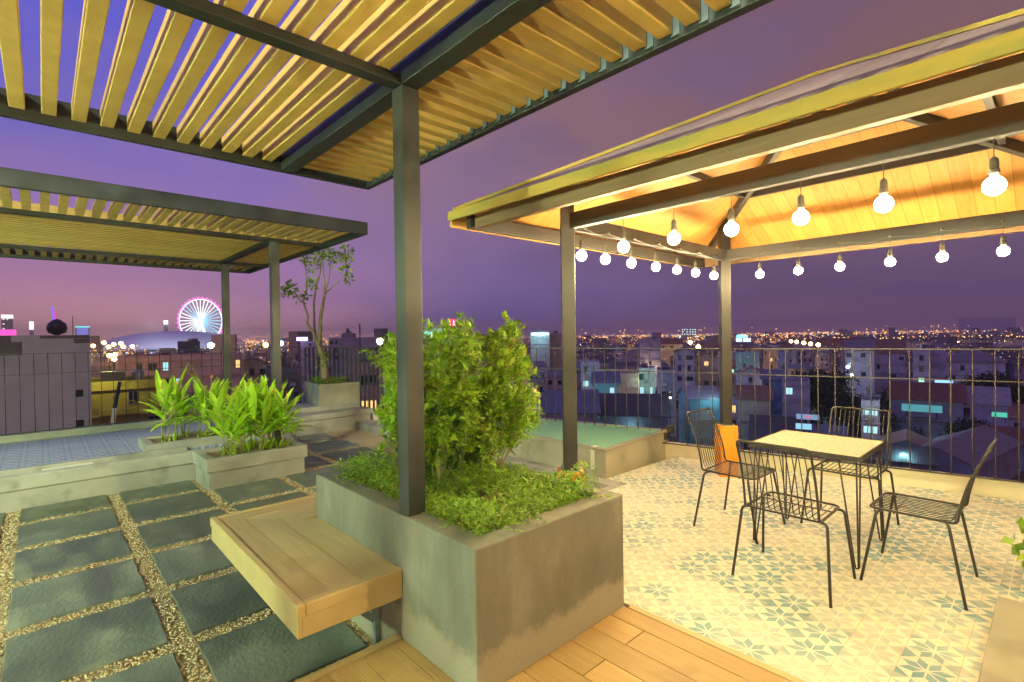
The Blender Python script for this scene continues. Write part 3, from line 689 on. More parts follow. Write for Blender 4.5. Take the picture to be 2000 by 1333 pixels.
for i, x in enumerate((3.023, 3.32, 3.682, 4.067, 4.436, 4.795, 5.193)):
    place_bulb(x, gy1, 2.15, nm[i]+' glowing bulb from the left under the left side beam of the gazebo', BZ0-2.15-.098+.05)
for i, y in enumerate((2.088, 1.728, 1.378, 1.0, .652, .293)):
    place_bulb(gx1-.03, y, 2.142, nm[i]+' glowing bulb from the left along the far beam of the gazebo', BZ0-2.14-.098+.05)
b = MB()
def wire(pts, r=.0035): b.tube(pts, r, 5)
ps = [(gx0+.07, gy1-.035, 2.335)]
for x in (3.023, 3.32, 3.682, 4.067, 4.436, 4.795, 5.193): ps += [(x-.12, gy1-.032, 2.325), (x, gy1-.032, 2.35)]
wire(ps); ps = [(gx1-.045, gy1-.06, 2.35)]
for y in (2.088, 1.728, 1.378, 1.0, .652, .293): ps += [(gx1-.032, y+.13, 2.335), (gx1-.032, y, 2.36)]
wire(ps)
for x in (3.023, 3.32, 3.682, 4.067, 4.436, 4.795, 5.193): b.lathe([(.003, -.012), (.011, -.006), (.011, .006), (.003, .012)], (x, gy1-.034, 2.36), 8)
for y in (2.088, 1.728, 1.378, 1.0, .652, .293): b.lathe([(.003, -.012), (.011, -.006), (.011, .006), (.003, .012)], (gx1-.034, y, 2.37), 8)
tag(b.build('light_wire', SOCK, smooth=True), 'thin looping wire with white clips along the gazebo beams', 'wire')

# ------------------------------------------------------------------ table and chairs
def speckle():
    M = bpy.data.materials.new('patterned_table_tile'); M.use_nodes = True; t_ = M.node_tree; L = t_.links; bs = t_.nodes['Principled BSDF']; bs.inputs['Roughness'].default_value = .35
    co = t_.nodes.new('ShaderNodeTexCoord'); vo = t_.nodes.new('ShaderNodeTexVoronoi'); vo.inputs['Scale'].default_value = 55; vo.inputs['Randomness'].default_value = .25
    L.new(co.outputs['Object'], vo.inputs['Vector'])
    mr = t_.nodes.new('ShaderNodeMapRange'); mr.inputs[1].default_value = .28; mr.inputs[2].default_value = .42; L.new(vo.outputs['Distance'], mr.inputs[0])
    mx = t_.nodes.new('ShaderNodeMix'); mx.data_type = 'RGBA'; mx.inputs[6].default_value = (.26, .17, .10, 1); mx.inputs[7].default_value = (.62, .50, .33, 1)
    L.new(mr.outputs[0], mx.inputs[0]); L.new(mx.outputs[2], bs.inputs['Base Color']); return M
t = thing('table', (4.18, 1.22, 0), 'square table with beige patterned top on black hairpin legs', 'table')
TZ = .735; tx0, tx1, ty0, ty1 = 3.83, 4.53, .87, 1.57
b = MB(); b.box(tx0+.012, tx1-.012, ty0+.012, ty1-.012, TZ-.012, TZ); loc_build(b, 'table_top', speckle(), t)
b = MB()
for q in ((tx0, tx1, ty0, ty0+.0115), (tx0, tx1, ty1-.0115, ty1), (tx0, tx0+.0115, ty0+.012, ty1-.012), (tx1-.0115, tx1, ty0+.012, ty1-.012)): b.box(*q, TZ-.032, TZ+.002)
loc_build(b, 'top_frame', BLACKM, t, bevel=.001)
for sx, sy in ((0, 0), (1, 0), (1, 1), (0, 1)):
    cx = tx0+.03 if sx == 0 else tx1-.03; cy = ty0+.03 if sy == 0 else ty1-.03
    dx = 1 if sx == 0 else -1; dy = 1 if sy == 0 else -1
    fx, fy = cx-dx*.01, cy-dy*.01
    b = MB()
    for (ox, oy), (qx, qy) in (((dx*.10, 0), (dx*.018, 0)), ((0, dy*.10), (0, dy*.018)), ((0, 0), (0, 0))):
        b.tube([(cx+ox, cy+oy, TZ-.033), (fx+qx, fy+qy, .012)], .0055, 8)
    b.tube(rounded([(fx+dx*.018, fy, .03), (fx+dx*.018, fy, .006), (fx, fy+dy*.018, .006), (fx, fy+dy*.018, .03)], .012), .0055, 8)
    b.tube([(cx+dx*.10, cy, TZ-.09), (cx, cy, TZ-.09), (cx, cy+dy*.10, TZ-.09)], .003, 6)
    loc_build(b, 'leg', BLACKM, t, smooth=True)
def make_chair():
    t = thing('chair', (0, 0, 0), '', 'chair', 'black wire chairs around the table')
    hw = .21; z = .45; r = .0075
    # seat perimeter + back hoop; chair faces +x, back at -x
    prof = lambda s: None
    bt = lambda u: Vector((-.205-.05*u-.085*u*u, 0, z+.02+.42*u))       # backrest curve, u 0..1
    b = MB()
    seat = rounded([(-.19, -hw, z), (.205, -hw, z), (.215, hw, z), (-.19, hw, z)], .05, 5)
    b.tube(seat, r, 8)
    b.tube([(-.19, -hw, z), (-.19, hw, z)], r*.8, 8)
    b.build('seat_frame', BLACKM, t, smooth=True)
    b = MB(); side = [Vector((-.19, 0, z)), Vector((-.203, 0, z+.012))]+[bt(k/7) for k in range(0, 8)]
    def off_(p, y): return (p.x, y, p.z)
    wv = lambda k, n: hw-.006*k/n
    left = [off_(p, -wv(i, 9)) for i, p in enumerate(side)]; rgt = [off_(p, wv(i, 9)) for i, p in enumerate(side)]
    b.tube(rounded(left[:-1]+[left[-1], rgt[-1]]+rgt[::-1][1:], .055, 6), r, 8)
    b.build('back_frame', BLACKM, t, smooth=True)
    b = MB()
    for k in range(11):
        y = -hw+.42*(k+1)/12
        path = [(.208, y, z-.002), (.05, y, z-.006), (-.12, y, z-.004), (-.175, y, z+.004), (-.2, y, z+.03)]+[off_(bt(u)+Vector((.0, 0, 0)), y*(1-.03*u)) for u in (.15, .35, .55, .75, .9, 1.)]
        b.tube(path, .0032, 6)
    b.tube([(.09, -hw, z-.012), (.09, hw, z-.012)], .004, 6)
    b.build('wire_seat', BLACKM, t, smooth=True)
    for sx, x0, x1 in ((1, .15, .245), (-1, -.15, -.245)):
        for sy in (1, -1):
            b = MB(); b.tube(rounded([(x0-.0*sx, sy*(hw-.01), z-.01), (x0+sx*.012, sy*(hw+.028), z-.012), (x1, sy*.275, .0)], .03, 5), [.0085]*(6+2), 8) if False else None
            pts = rounded([(x0, sy*(hw-.02), z-.008), (x0+sx*.02, sy*(hw+.03), z-.012), (x1, sy*.275, .003)], .035, 5)
            b = MB(); b.tube(pts, .0085, 8); b.build('leg', BLACKM, t, smooth=True)
    return t
ch = make_chair()
spots = [((3.455, 1.15), 0, 'wire chair at the left front side of the table, its backrest towards the viewer'),
         ((3.982, .60), PI/2, 'wire chair right of the table, seen side on with its back leaning right'),
         ((4.085, 1.755), -PI/2, 'wire chair beside the orange post base, left of the table'),
         ((4.72, 1.15), PI, 'wire chair behind the table against the fence, facing the viewer')]
for i, ((x, y), a, lb) in enumerate(spots):
    o = ch if i == 0 else copy_tree(ch)
    o.location = (x, y, 0); o.rotation_euler.z = a; o['label'] = lb

# ------------------------------------------------------------------ skylight box
t = thing('skylight', (5.1, 4.7, 0), 'low concrete box with a green glass lid beside the right fence', 'skylight')
P = [(4.43, 3.325), (5.90, 3.44), (5.21, 6.5), (4.43, 6.5)]
def inset(P, d):
    n = len(P); out = []
    for i in range(n):
        a, b_, c = Vector(P[i-1]), Vector(P[i]), Vector(P[(i+1) % n])
        d1 = (b_-a).normalized(); d2 = (c-b_).normalized(); n1 = Vector((-d1.y, d1.x)); n2 = Vector((-d2.y, d2.x))
        bis = (n1+n2); bis = bis/bis.dot(n1)
        out.append(tuple(b_+bis*d))
    return out
Pi = inset(P, .07)
b = MB(); b.ring(P, Pi, -.25, .285)
loc_build(b, 'wall', CONCP, t, bevel=.004)
Po = inset(P, -.012); Pj = inset(P, .055)
b = MB()
for i in range(4):
    j = (i+1) % 4; b.prism([Po[i], Po[j], Pj[j], Pj[i]], .2855, .312)
loc_build(b, 'rim', mat('rim_metal', (.30, .25, .17), (.24, .27, .19), scale=3, rough=.6), t, bevel=.003)
b = MB(); b.prism(inset(P, .056), .290, .304); loc_build(b, 'glass_lid', mat('green_glass', (.17, .40, .22), (.21, .45, .26), scale=2, rough=.45, bump=.03, bscale=3), t)
for (x, y) in ((4.412, 3.50),):
    b = MB(); b.box(4.4205, 4.4285, y-.025, y+.025, .06, .32); b.box(4.4205, 4.50, y-.025, y+.025, .3125, .319)
    b.tube([(4.4205, y, .12), (4.412, y, .12)], .009, 8); b.tube([(4.4205, y, .22), (4.412, y, .22)], .009, 8)
    loc_build(b, 'hasp', mat('pale_hinge', (.6, .6, .5), rough=.4), t)
b = MB(); b.box(5.78, 5.86, 3.395, 3.425, .20, .29); b.box(5.86, 5.93, 3.36, 3.44, .27, .37); loc_build(b, 'hinge', BLACKM, t)

# ------------------------------------------------------------------ fences
def fence(label, p, q, z0, zt, zm, pitch, r, material, flat=False, zbot=None):
    p = Vector((*p, 0)); q = Vector((*q, 0)); L = (q-p).length; d = (q-p).normalized()
    t = thing('fence', (p.x, p.y, z0), label, 'fence')
    def rail(z, h):
        b = MB(); b.bar(p+Vector((0, 0, z)), q+Vector((0, 0, z)), .018, h); loc_build(b, 'rail', material, t)
    rail(zt, .012); rail(zb_ := z0+.012, .014)
    if zm: rail(zm, .010)
    k = int(L/pitch); me = None
    for i in range(k+1):
        c = p+d*(i*pitch+.03)
        if me is None:
            b = MB()
            if flat: b.obox((0, 0, (z0+zt)/2), d, d.cross(Vector((0, 0, 1))), (0, 0, 1), r, .005, (zt-z0)/2-.008)
            else: b.tube([(0, 0, z0+.02), (0, 0, zt-.007)], r, 6)
            o = b.build('baluster', material, t, smooth=not flat); me = o.data
        else:
            o = bpy.data.objects.new('baluster', me); COL.objects.link(o); o.parent = t
        o.location = c-Vector(t.location)
    return t
def fx(y): return 6.50-.2115*y if y < 3.3 else 5.80-.2198*(y-3.3)
fence('right hand fence of thin tan balusters with a mid rail, facing the dark city', (fx(-2.2), -2.2), (fx(8.6), 8.6), .155, 1.362, 1.068, .155, .0055, FENCEM)
fence('left hand fence of thin dark rods above the blue tiled terrace', (-2.6, 10.36), (3.80, 10.36), .22, 1.39, 1.085, .155, .0055, FENCED)
fence('rear fence of broad black flat bars behind the tree planter', (3.90, 10.42), (4.80, 8.86), .10, 1.37, None, .098, .021, FENCED, True)

# ------------------------------------------------------------------ planters at the left, steps, tree planter
def cap_planter(label, x0, x1, y0, y1, z0, zt, cap, soil_z, name='concrete_planter'):
    t = thing(name, ((x0+x1)/2, (y0+y1)/2, z0), label, 'planter')
    w = .09; b = MB()
    for q in ((x0, x1, y0, y0+w), (x0, x1, y1-w, y1), (x0, x0+w, y0+w+.0005, y1-w-.0005), (x1-w, x1, y0+w+.0005, y1-w-.0005)):
        b.box(*q, zt-cap, zt)
    loc_build(b, 'cap', CONC, t, bevel=.006)
    i = .028; b = MB(); b.box(x0+i, x1-i, y0+i, y1-i, z0, zt-cap-.0005); loc_build(b, 'body', CONC, t, bevel=.004)
    b = MB(); b.box(x0+w, x1-w, y0+w, y1-w, zt-cap, soil_z); loc_build(b, 'soil', SOIL, t)
    return t
cap_planter('low concrete planter with tall leafy ginger plants, nearest of the two at the left', 1.31, 2.42, 6.41, 7.118, ZP-.03, .225, .15, .19)
cap_planter('farther low concrete planter behind the kerb, with leafy ginger plants', 0.95, 2.75, 7.87, 8.62, .05, .23, .13, .20)
b = MB(); b.box(2.43, 4.57, 8.93, 9.6, ZP-.04, .118); b.box(2.40, 4.62, 8.90, 9.6, .1185, .212); b.box(2.9, 4.52, 9.28, 10.1, .2125, .30)
tag(b.build('concrete_steps', CONC, bevel=.008), 'two weathered concrete steps in front of the tree planter', 'steps')
t = thing('tree_planter', (4.0, 9.7, .2), 'tall concrete planter on top of the steps, carrying the slim tree', 'planter')
Pp = [(3.74, 9.30), (4.56, 9.30), (4.16, 10.0), (3.86, 10.34)]; Pq = inset(Pp, .07)
b = MB()
b.ring(Pp, Pq, .20, .70)
loc_build(b, 'wall', mat('weathered_concrete', (.27, .26, .19), (.36, .34, .25), scale=3, rough=.75, bump=.3, bscale=40, c3=(.16, .24, .26), c3scale=1.4, c3lo=.55, c3hi=.7), t, bevel=.01)
b = MB(); b.prism(inset(Pp, .069), .3, .66); loc_build(b, 'soil', SOIL, t)

# ------------------------------------------------------------------ plants
rv = random.Random(11)
def rdir(r=rv):
    z = r.uniform(-1, 1); a = r.uniform(0, 2*PI); s = math.sqrt(1-z*z); return Vector((s*math.cos(a), s*math.sin(a), z))
def in_bush(p): return True
def shrub(t, base, stems, leaf_mat, spread, zlo, zhi, L0, per, seed, stem_r=.006, name='foliage', twigs=7):
    r = random.Random(seed); bs = MB(); bl = MB()
    for (sx, sy, tx_, ty_, tz) in stems:
        p0 = Vector((sx, sy, base)); p3 = Vector((tx_, ty_, tz)); mid = p0.lerp(p3, .5)+Vector((r.uniform(-.05, .05), r.uniform(-.05, .05), .03))
        pts = [p0*(1-u)**2+mid*2*u*(1-u)+p3*u*u for u in [k/8 for k in range(9)]]
        bs.tube(pts, [stem_r*(1-.75*k/8) for k in range(9)], 5)
        for k in range(twigs):
            u = r.uniform(zlo, 1)
            q = p0*(1-u)**2+mid*2*u*(1-u)+p3*u*u
            d = rdir(r); d.z = abs(d.z)*.7+.15; d.normalize(); ln = spread*r.uniform(.35, 1)*(1.15-.6*u)
            q2 = q+d*ln*.55+Vector((0, 0, .01)); q3 = q+d*ln+Vector((0, 0, r.uniform(-.02, .06)*1))
            bs.tube([q, q2, q3], [.0028, .002, .001], 4)
            for m_ in range(per):
                v = r.random()**.7; pp = (q.lerp(q2, v*2) if v < .5 else q2.lerp(q3, v*2-1))+rdir(r)*.012
                dd = (d*.5+rdir(r)*.9); nn = Vector((r.uniform(-.6, .6), r.uniform(-.6, .6), 1)); l = L0*r.choice((.5, .7, .9, 1.1, 1.5))*r.uniform(.85, 1.15)
                bl.leaf(pp, dd, nn, l, l*.54)
    return bs, bl
t = thing('shrub', (1.95, 2.75, .58), 'big bright green leafy shrub in the large planter, on both sides of the pergola post', 'shrub')
rs = random.Random(5); st = []
for k in range(104):
    # crown widest in the middle, spans left and right of the post as seen from the deck
    a = rs.uniform(0, 2*PI); rr0 = math.sqrt(rs.random())
    u_, v_ = .52*rr0*math.cos(a), .36*rr0*math.sin(a); cx, cy = 1.98+.734*u_+.679*v_, 2.66-.679*u_+.734*v_
    top = 1.60-.12*rr0**2+rs.uniform(-.2, .08)
    if rs.random() < .5: top = rs.uniform(.85, 1.4)
    cy = min(cy, 3.2); cx = max(cx, 1.52)
    bx_, by_ = 1.93+.6*(cx-1.98)+.05*rs.uniform(-1, 1), 2.72+.6*(cy-2.66)+.05*rs.uniform(-1, 1)
    st.append((bx_, by_, cx, cy, top))
bs, bl = shrub(t, .58, st, LEAF, .18, .40, 1, .046, 14, 21, twigs=14)
loc_build(bs, 'stems', TWIG, t); loc_build(bl, 'foliage', LEAF, t)
st = []
for k in range(46):
    a = rs.uniform(0, 2*PI); rr0 = math.sqrt(rs.random())
    st.append((1.93+.10*rs.uniform(-1, 1), 2.78+.3*rs.uniform(-1, 1), 1.93+.34*rr0*math.cos(a), 2.72+.42*rr0*math.sin(a), rs.uniform(.82, 1.22)))
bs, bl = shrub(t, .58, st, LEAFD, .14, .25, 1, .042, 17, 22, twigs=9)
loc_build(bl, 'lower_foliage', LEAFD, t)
# ground cover in the planter
r = random.Random(9); b = MB()
def cover(b, n, fx_, L0, r):
    for k in range(n):
        p, hgt = fx_()
        for j in range(r.randint(3, 5)):
            d = rdir(r); d.z = abs(d.z)*.6+.05; l = L0*r.uniform(.6, 1.3)
            b.leaf(p+Vector((r.uniform(-.01, .01), r.uniform(-.01, .01), hgt*r.random())), d, Vector((r.uniform(-.5, .5), r.uniform(-.5, .5), 1)), l, l*.62)
def f1():
    while True:
        x = r.uniform(1.42, 2.34); y = r.uniform(1.78, 3.32)
        if math.hypot(x-1.395, y-2.285) < .07: continue
        if (x-1.75)**2+(y-2.15)**2 < .02 and r.random() < .7: continue
        hh_ = .06+.12*max(0, math.sin(x*7+1)*math.sin(y*6))+(.05 if y > 2.9 and x < 1.7 else 0)
        return Vector((x, y, .595)), hh_+.03
cover(b, 4200, f1, .027, r)
# trailing sprigs over the rim
def sprig(b, pts, r, L0=.022, n=26):
    pts = [Vector(p) for p in pts]
    for k in range(n):
        v = r.random()*(len(pts)-1); i = int(v); p = pts[i].lerp(pts[i+1], v-i)
        d = rdir(r); d.z = d.z*.5+.2; l = L0*r.uniform(.7, 1.3); b.leaf(p, d, Vector((r.uniform(-.5, .5), r.uniform(-.5, .5), 1)), l, l*.7)
for px_ in (1.52, 1.62, 1.7, 2.2): sprig(b, [(px_, 1.82, .63), (px_+.03, 1.74, .665), (px_+.07, 1.67, .655)], r)
for yy in (2.95, 3.05, 3.15, 2.0): sprig(b, [(1.46, yy, .62), (1.40, yy-.03, .67), (1.34, yy-.05, .66)], r)
sprig(b, [(1.47, 2.22, .60), (1.46, 2.19, .70), (1.45, 2.18, .74)], r, .034, 16)
for yy in (1.95, 2.2, 2.5, 2.8): sprig(b, [(2.30, yy, .62), (2.36, yy, .66), (2.42, yy+.03, .66)], r)
tag(b.build('ground_cover', LEAFC), 'low carpet of small round leaves filling the large planter', 'ground cover', kind='stuff')
b = MB(); p = at(905, 668, 3.4); pts = []
for k in range(22):
    a = -PI/2-.35+2*PI*.93*k/21
    pts.append(at(903+10.5*math.sin(a+PI/2), 621-10.5*math.cos(a+PI/2)*-1*-1, 3.35))
base_ = at(897, 700, 3.35)
wp = [at(899, 700, 3.35), at(897, 660, 3.35), at(893, 640, 3.35)]+[at(901+9.5*math.cos(a), 622-11*math.sin(a), 3.35) for a in [PI*1.15-2*PI*.92*k/18 for k in range(19)]]
b.tube([Vector((wp[0].x, wp[0].y, .6))]+wp, .0022, 5); tag(b.build('wire_loop', mat('rusty_wire', (.3, .16, .07)), smooth=True), 'thin rusty wire curled into a loop above the big shrub', 'wire')

# ginger plants: reeds with long blades and orange flower heads
def blade(b, p, d, L, w, droop, r):
    d = d.normalized(); sd = d.cross(Vector((0, 0, 1)))
    if sd.length < .05: sd = Vector((r.uniform(-1, 1), r.uniform(-1, 1), 0))
    sd.normalize(); n = 7; vs = []
    q = Vector(p); dd = d.copy()
    for k in range(n+1):
        u = k/n; ww = w*.5*(math.sin(PI*min(1, u*.93+.07))**.75) if k < n else .001
        nn = sd.cross(dd).normalized()
        vs += [q-sd*ww+nn*ww*.35, q, q+sd*ww+nn*ww*.35]
        q = q+dd*(L/n); dd = (dd+Vector((0, 0, -droop/n))).normalized()
    fs = []
    for k in range(n):
        o = k*3; fs += [(o, o+1, o+4, o+3), (o+1, o+2, o+5, o+4)]
    b.add(vs, fs)
def ginger(loc, h, seed, label, nst=4, flower=True):
    r = random.Random(seed); t = thing('ginger_plant', loc, label, 'plant', 'ginger plants in the low planters')
    bst = MB(); bf = MB(); bfl = MB()
    for s in range(nst):
        ox, oy = r.uniform(-.07, .07), r.uniform(-.06, .06); hh = h*r.uniform(.75, 1.05)
        lean = Vector((r.uniform(-.10, .10), r.uniform(-.10, .10), 0)); top = Vector((ox, oy, 0))+lean+Vector((0, 0, hh*.62))
        bst.tube([(ox, oy, 0), Vector((ox, oy, hh*.3))+lean*.3, top], [.007, .006, .005], 6)
        nb = r.randint(4, 6)
        for k in range(nb):
            u = .42+.58*k/(nb-1); p = Vector((ox, oy, 0)).lerp(top, u); a = r.uniform(0, 2*PI); e = .22+.85*u+r.uniform(-.25, .2)
            d = Vector((math.cos(a)*math.cos(e), math.sin(a)*math.cos(e), math.sin(e))); L = r.uniform(.26, .44)*(.75+.45*u)*h/.75
            blade(bf, p, d, L, r.uniform(.06, .095), r.uniform(.2, 1.3)*(1.4-u), r)
        if flower and r.random() < .55:
            q = top+Vector((r.uniform(-.03, .03), r.uniform(-.03, .03), hh*.34)); bst.tube([top, q], .003, 5); bfl = MB()
            for k in range(9):
                d = rdir(r); d.z = abs(d.z)*.8+.2; l = r.uniform(.02, .035); bfl.leaf(q+Vector((0, 0, -.03+.06*r.random())), d, rdir(r), l, l*.5)
            bfl.build('flower', FLOWER, t)
    for k in range(7):
        a = r.uniform(0, 2*PI); blade(bf, Vector((r.uniform(-.08, .08), r.uniform(-.06, .06), 0)), Vector((math.cos(a)*.5, math.sin(a)*.5, .8)), r.uniform(.1, .2), .03, .6, r)
    bst.build('stem', STEM, t, smooth=True); bf.build('leaf', BLADE, t)
    return t
rg = random.Random(4)
for i, x in enumerate((1.60, 1.80, 1.98, 2.10, 2.20)):
    ginger((x, 6.70+.12*((i % 2)*2-1)*.5, .19), rg.uniform(.74, .90)*(1.1 if i in (0, 2) else 1), 30+i, nm[i]+' leafy ginger plant from the left in the nearer low planter', 5)
for i, x in enumerate((1.66, 1.92, 2.12)):
    ginger((x, 6.93, .19), rg.uniform(.7, .85), 60+i, nm[i]+' ginger plant from the left in the back row of the nearer low planter', 3)
for i, x in enumerate((1.22, 1.42, 1.62, 1.85, 2.1)):
    ginger((x, 8.22+.1*((i % 2)*2-1), .20), rg.uniform(.74, .92), 90+i, nm[i]+' leafy ginger plant from the left in the farther low planter', 5)
b = MB(); b.lathe([(.06, 0), (.10, .02), (.15, .12), (.165, .22), (.155, .235), (.13, .232), (.12, .12)], (1.93, 7.98, .232), 20)
tag(b.build('clay_pot', TERRA, smooth=True), 'round orange clay pot half hidden behind the ginger leaves', 'pot')

# slim tree
t = thing('tree', (3.98, 9.66, .66), 'slim many branched tree with sparse leaf clusters in the tall planter', 'tree')
D = 9.75
def P_(x, y, dd=0): return at(x, y, D+dd)
trunk = MB(); base = Vector((P_(636, 748).x, P_(636, 748).y, .60))
trunk.tube([base, P_(634, 733), P_(631, 700), P_(624, 682), P_(619, 666)], [.085, .075, .06, .055, .045], 10)
trunk.tube([P_(624, 682), P_(625, 655), P_(626, 622), P_(631, 591), P_(635, 571), P_(632, 545), P_(631, 520), P_(634, 490)], [.05, .042, .036, .03, .026, .02, .014, .008], 8)
trunk.tube([P_(619, 668), P_(613, 652), P_(600, 632), P_(602, 618), P_(592, 590)], [.042, .03, .024, .02, .018], 8)
trunk.tube([P_(592, 590), P_(599, 567), P_(599, 545), P_(595, 510), P_(598, 498)], [.017, .014, .012, .009, .006], 6)
trunk.tube([P_(592, 590), P_(580, 583), P_(572, 577), P_(558, 566)], [.012, .009, .007, .004], 6)
trunk.tube([P_(617, 664), P_(614, 642, .15), P_(613, 591, .2), P_(617, 565, .2), P_(626, 531, .2), P_(628, 505, .2)], [.025, .022, .018, .014, .01, .006], 6)
trunk.tube([P_(635, 573), P_(650, 561, -.1), P_(662, 548, -.15), P_(672, 535, -.15)], [.016, .012, .009, .005], 6)
trunk.tube([P_(635, 571), P_(642, 548, .1), P_(645, 520, .1), P_(650, 500, .1), P_(672, 494, .1)], [.014, .011, .008, .006, .004], 6)
loc_build(trunk, 'trunk', BARK, t, smooth=True)
bl = MB(); r = random.Random(8)
for (x, y, rad, n) in ((597, 500, .13, 60), (612, 518, .15, 90), (620, 500, .12, 50), (636, 494, .16, 90), (655, 497, .12, 50), (676, 496, .14, 80), (676, 512, .1, 45), (674, 530, .10, 45), (681, 546, .08, 30), (610, 556, .12, 60), (566, 565, .13, 85), (556, 572, .08, 40), (585, 585, .08, 26), (600, 574, .07, 18), (646, 506, .12, 45), (590, 505, .08, 30)):
    c = P_(x, y)
    for k in range(n):
        p = c+rdir(r)*rad*r.random()**.5; d = (p-c).normalized()+rdir(r)*.6+Vector((0, 0, .1)); l = r.uniform(.06, .11); bl.leaf(p, d, rdir(r)+Vector((0, 0, .8)), l, l*.42)
for k in range(130):
    p = P_(631+r.uniform(-12, 12), 702+r.uniform(-14, 16), r.uniform(-.15, .15)); l = r.uniform(.04, .07); bl.leaf(p, rdir(r), rdir(r)+Vector((0, 0, .8)), l, l*.45)
loc_build(bl, 'crown', LEAFC, t)
b = MB(); r = random.Random(12)
def f2():
    while True:
        u, v = r.random(), r.random()
        p = (Vector(Pq[0])*(1-u)+Vector(Pq[1])*u)*(1-v)+(Vector(Pq[3])*(1-u)+Vector(Pq[2])*u)*v
        return Vector((p.x, p.y, .655)), .13
cover(b, 420, f2, .04, r)
tag(b.build('ground_cover', LEAFC), 'low green plants around the foot of the slim tree', 'ground cover', kind='stuff')
# leaves of a plant at the right frame edge
t = thing('potted_plant', (4.30, .10, 0), 'green plant peeking in at the right edge above the concrete slab', 'plant')
b = MB(); b.lathe([(.09, 0), (.12, .20), (.125, .22), (.10, .215)], (4.30, .02, 0), 16); loc_build(b, 'pot', TERRA, t, smooth=True)
b = MB(); r = random.Random(3)
for k in range(40):
    p = Vector((4.28, .04, .25))+rdir(r)*.16; l = r.uniform(.06, .10); b.leaf(p, rdir(r), rdir(r)+Vector((0, 0, 1)), l, l*.7)
b.tube([(4.30, .02, .2), (4.29, .04, .4)], .005, 5)
loc_build(b, 'foliage', LEAFC, t)

#CITY#
# ------------------------------------------------------------------ the city below
GZ = -20.
b = MB(); b.add([(-3500, -1500, GZ), (6000, -1500, GZ), (6000, 6000, GZ), (-3500, 6000, GZ)], [(0, 1, 2, 3)])
struct(b.build('ground', mat('city_ground', (.07, .065, .065), (.13, .12, .11), scale=.08, rough=.8)), 'dark ground and lanes of the city')
b = MB(); rv_ = [at(1560, 665, 560), at(1720, 665, 430), at(2300, 665, 330), at(2500, 665, 900), at(1600, 665, 900), at(1500, 665, 900)]
b.add([(p.x, p.y, GZ+.3) for p in rv_], [tuple(range(len(rv_)))])
struct(b.build('river', mat('river_water', (.02, .018, .03), rough=.18, bump=.25, bscale=.25)), 'dark river at the right with light streaks')

def plas(name, c):
    return mat(name, tuple(v*.8 for v in c), tuple(min(.85, v*1.15) for v in c), scale=.45, rough=.8, bump=.1, bscale=3, c3=tuple(v*.55 for v in c), c3scale=.8, c3lo=.58, c3hi=.7)
WALLS = {'lilac': (.46, .42, .50), 'white': (.58, .57, .60), 'grey': (.34, .33, .36), 'beige': (.50, .42, .32), 'pink': (.52, .36, .33), 'pale blue': (.36, .43, .52), 'ochre': (.48, .36, .18), 'dark grey': (.18, .18, .20), 'olive': (.36, .33, .06), 'teal': (.20, .38, .42)}
ROOFS = {'dark red': (.24, .09, .07), 'grey': (.27, .26, .28), 'rusty': (.32, .18, .12), 'blue grey': (.20, .26, .33), 'dark': (.10, .095, .10), 'pale grey': (.42, .40, .43)}
WM = {k: plas('plaster_'+k.replace(' ', '_'), v) for k, v in WALLS.items()}
def rib(name, c):
    M = mat(name, tuple(v*.75 for v in c), c, scale=.8, rough=.6)
    t_ = M.node_tree; w = t_.nodes.new('ShaderNodeTexWave'); w.inputs['Scale'].default_value = 2.2; co = [q for q in t_.nodes if q.type == 'TEX_COORD'][0]
    t_.links.new(co.outputs['Object'], w.inputs['Vector']); bp = t_.nodes.new('ShaderNodeBump'); bp.inputs['Strength'].default_value = .8; bp.inputs['Distance'].default_value = .06
    t_.links.new(w.outputs['Fac'], bp.inputs['Height']); t_.links.new(bp.outputs[0], t_.nodes['Principled BSDF'].inputs['Normal']); return M
RM = {k: rib('roofing_'+k.replace(' ', '_'), v) for k, v in ROOFS.items()}
GW = {'cool': glow('window_cool', (.50, .92, 1.), .95), 'warm': glow('window_warm', (1, .62, .22), 1.3), 'green': glow('window_green', (.45, 1, .75), 1.1)}
DARKP = mat('dark_pane', (.015, .018, .03), rough=.15)
FRM = mat('window_frame', (.25, .25, .28), rough=.6)
def winmesh(name, w, h, material, frame):
    b = MB()
    if frame:
        for q in ((-w/2-.08, -w/2, -h/2-.08, h/2+.08), (w/2, w/2+.08, -h/2-.08, h/2+.08), (-w/2, w/2, h/2, h/2+.08), (-w/2, w/2, -h/2-.08, -h/2), (-.03, .03, -h/2, h/2)):
            b.box(q[0], q[1], -.09, .03, q[2], q[3])
    else: b.box(-w/2+.002, w/2-.002, -.03, .028, -h/2+.002, h/2-.002)
    me = bpy.data.meshes.new(name); me.from_pydata(b.v, [], b.f); me.materials.append(material); return me
WF = {s: winmesh('window', *s, FRM, True) for s in ((1.2, 1.3), (.8, 1.5), (2., 1.2))}
WP = {(s, k): winmesh('pane', *s, m_, False) for s in WF for k, m_ in list(GW.items())+[('dark', DARKP)]}
rh = random.Random(77)
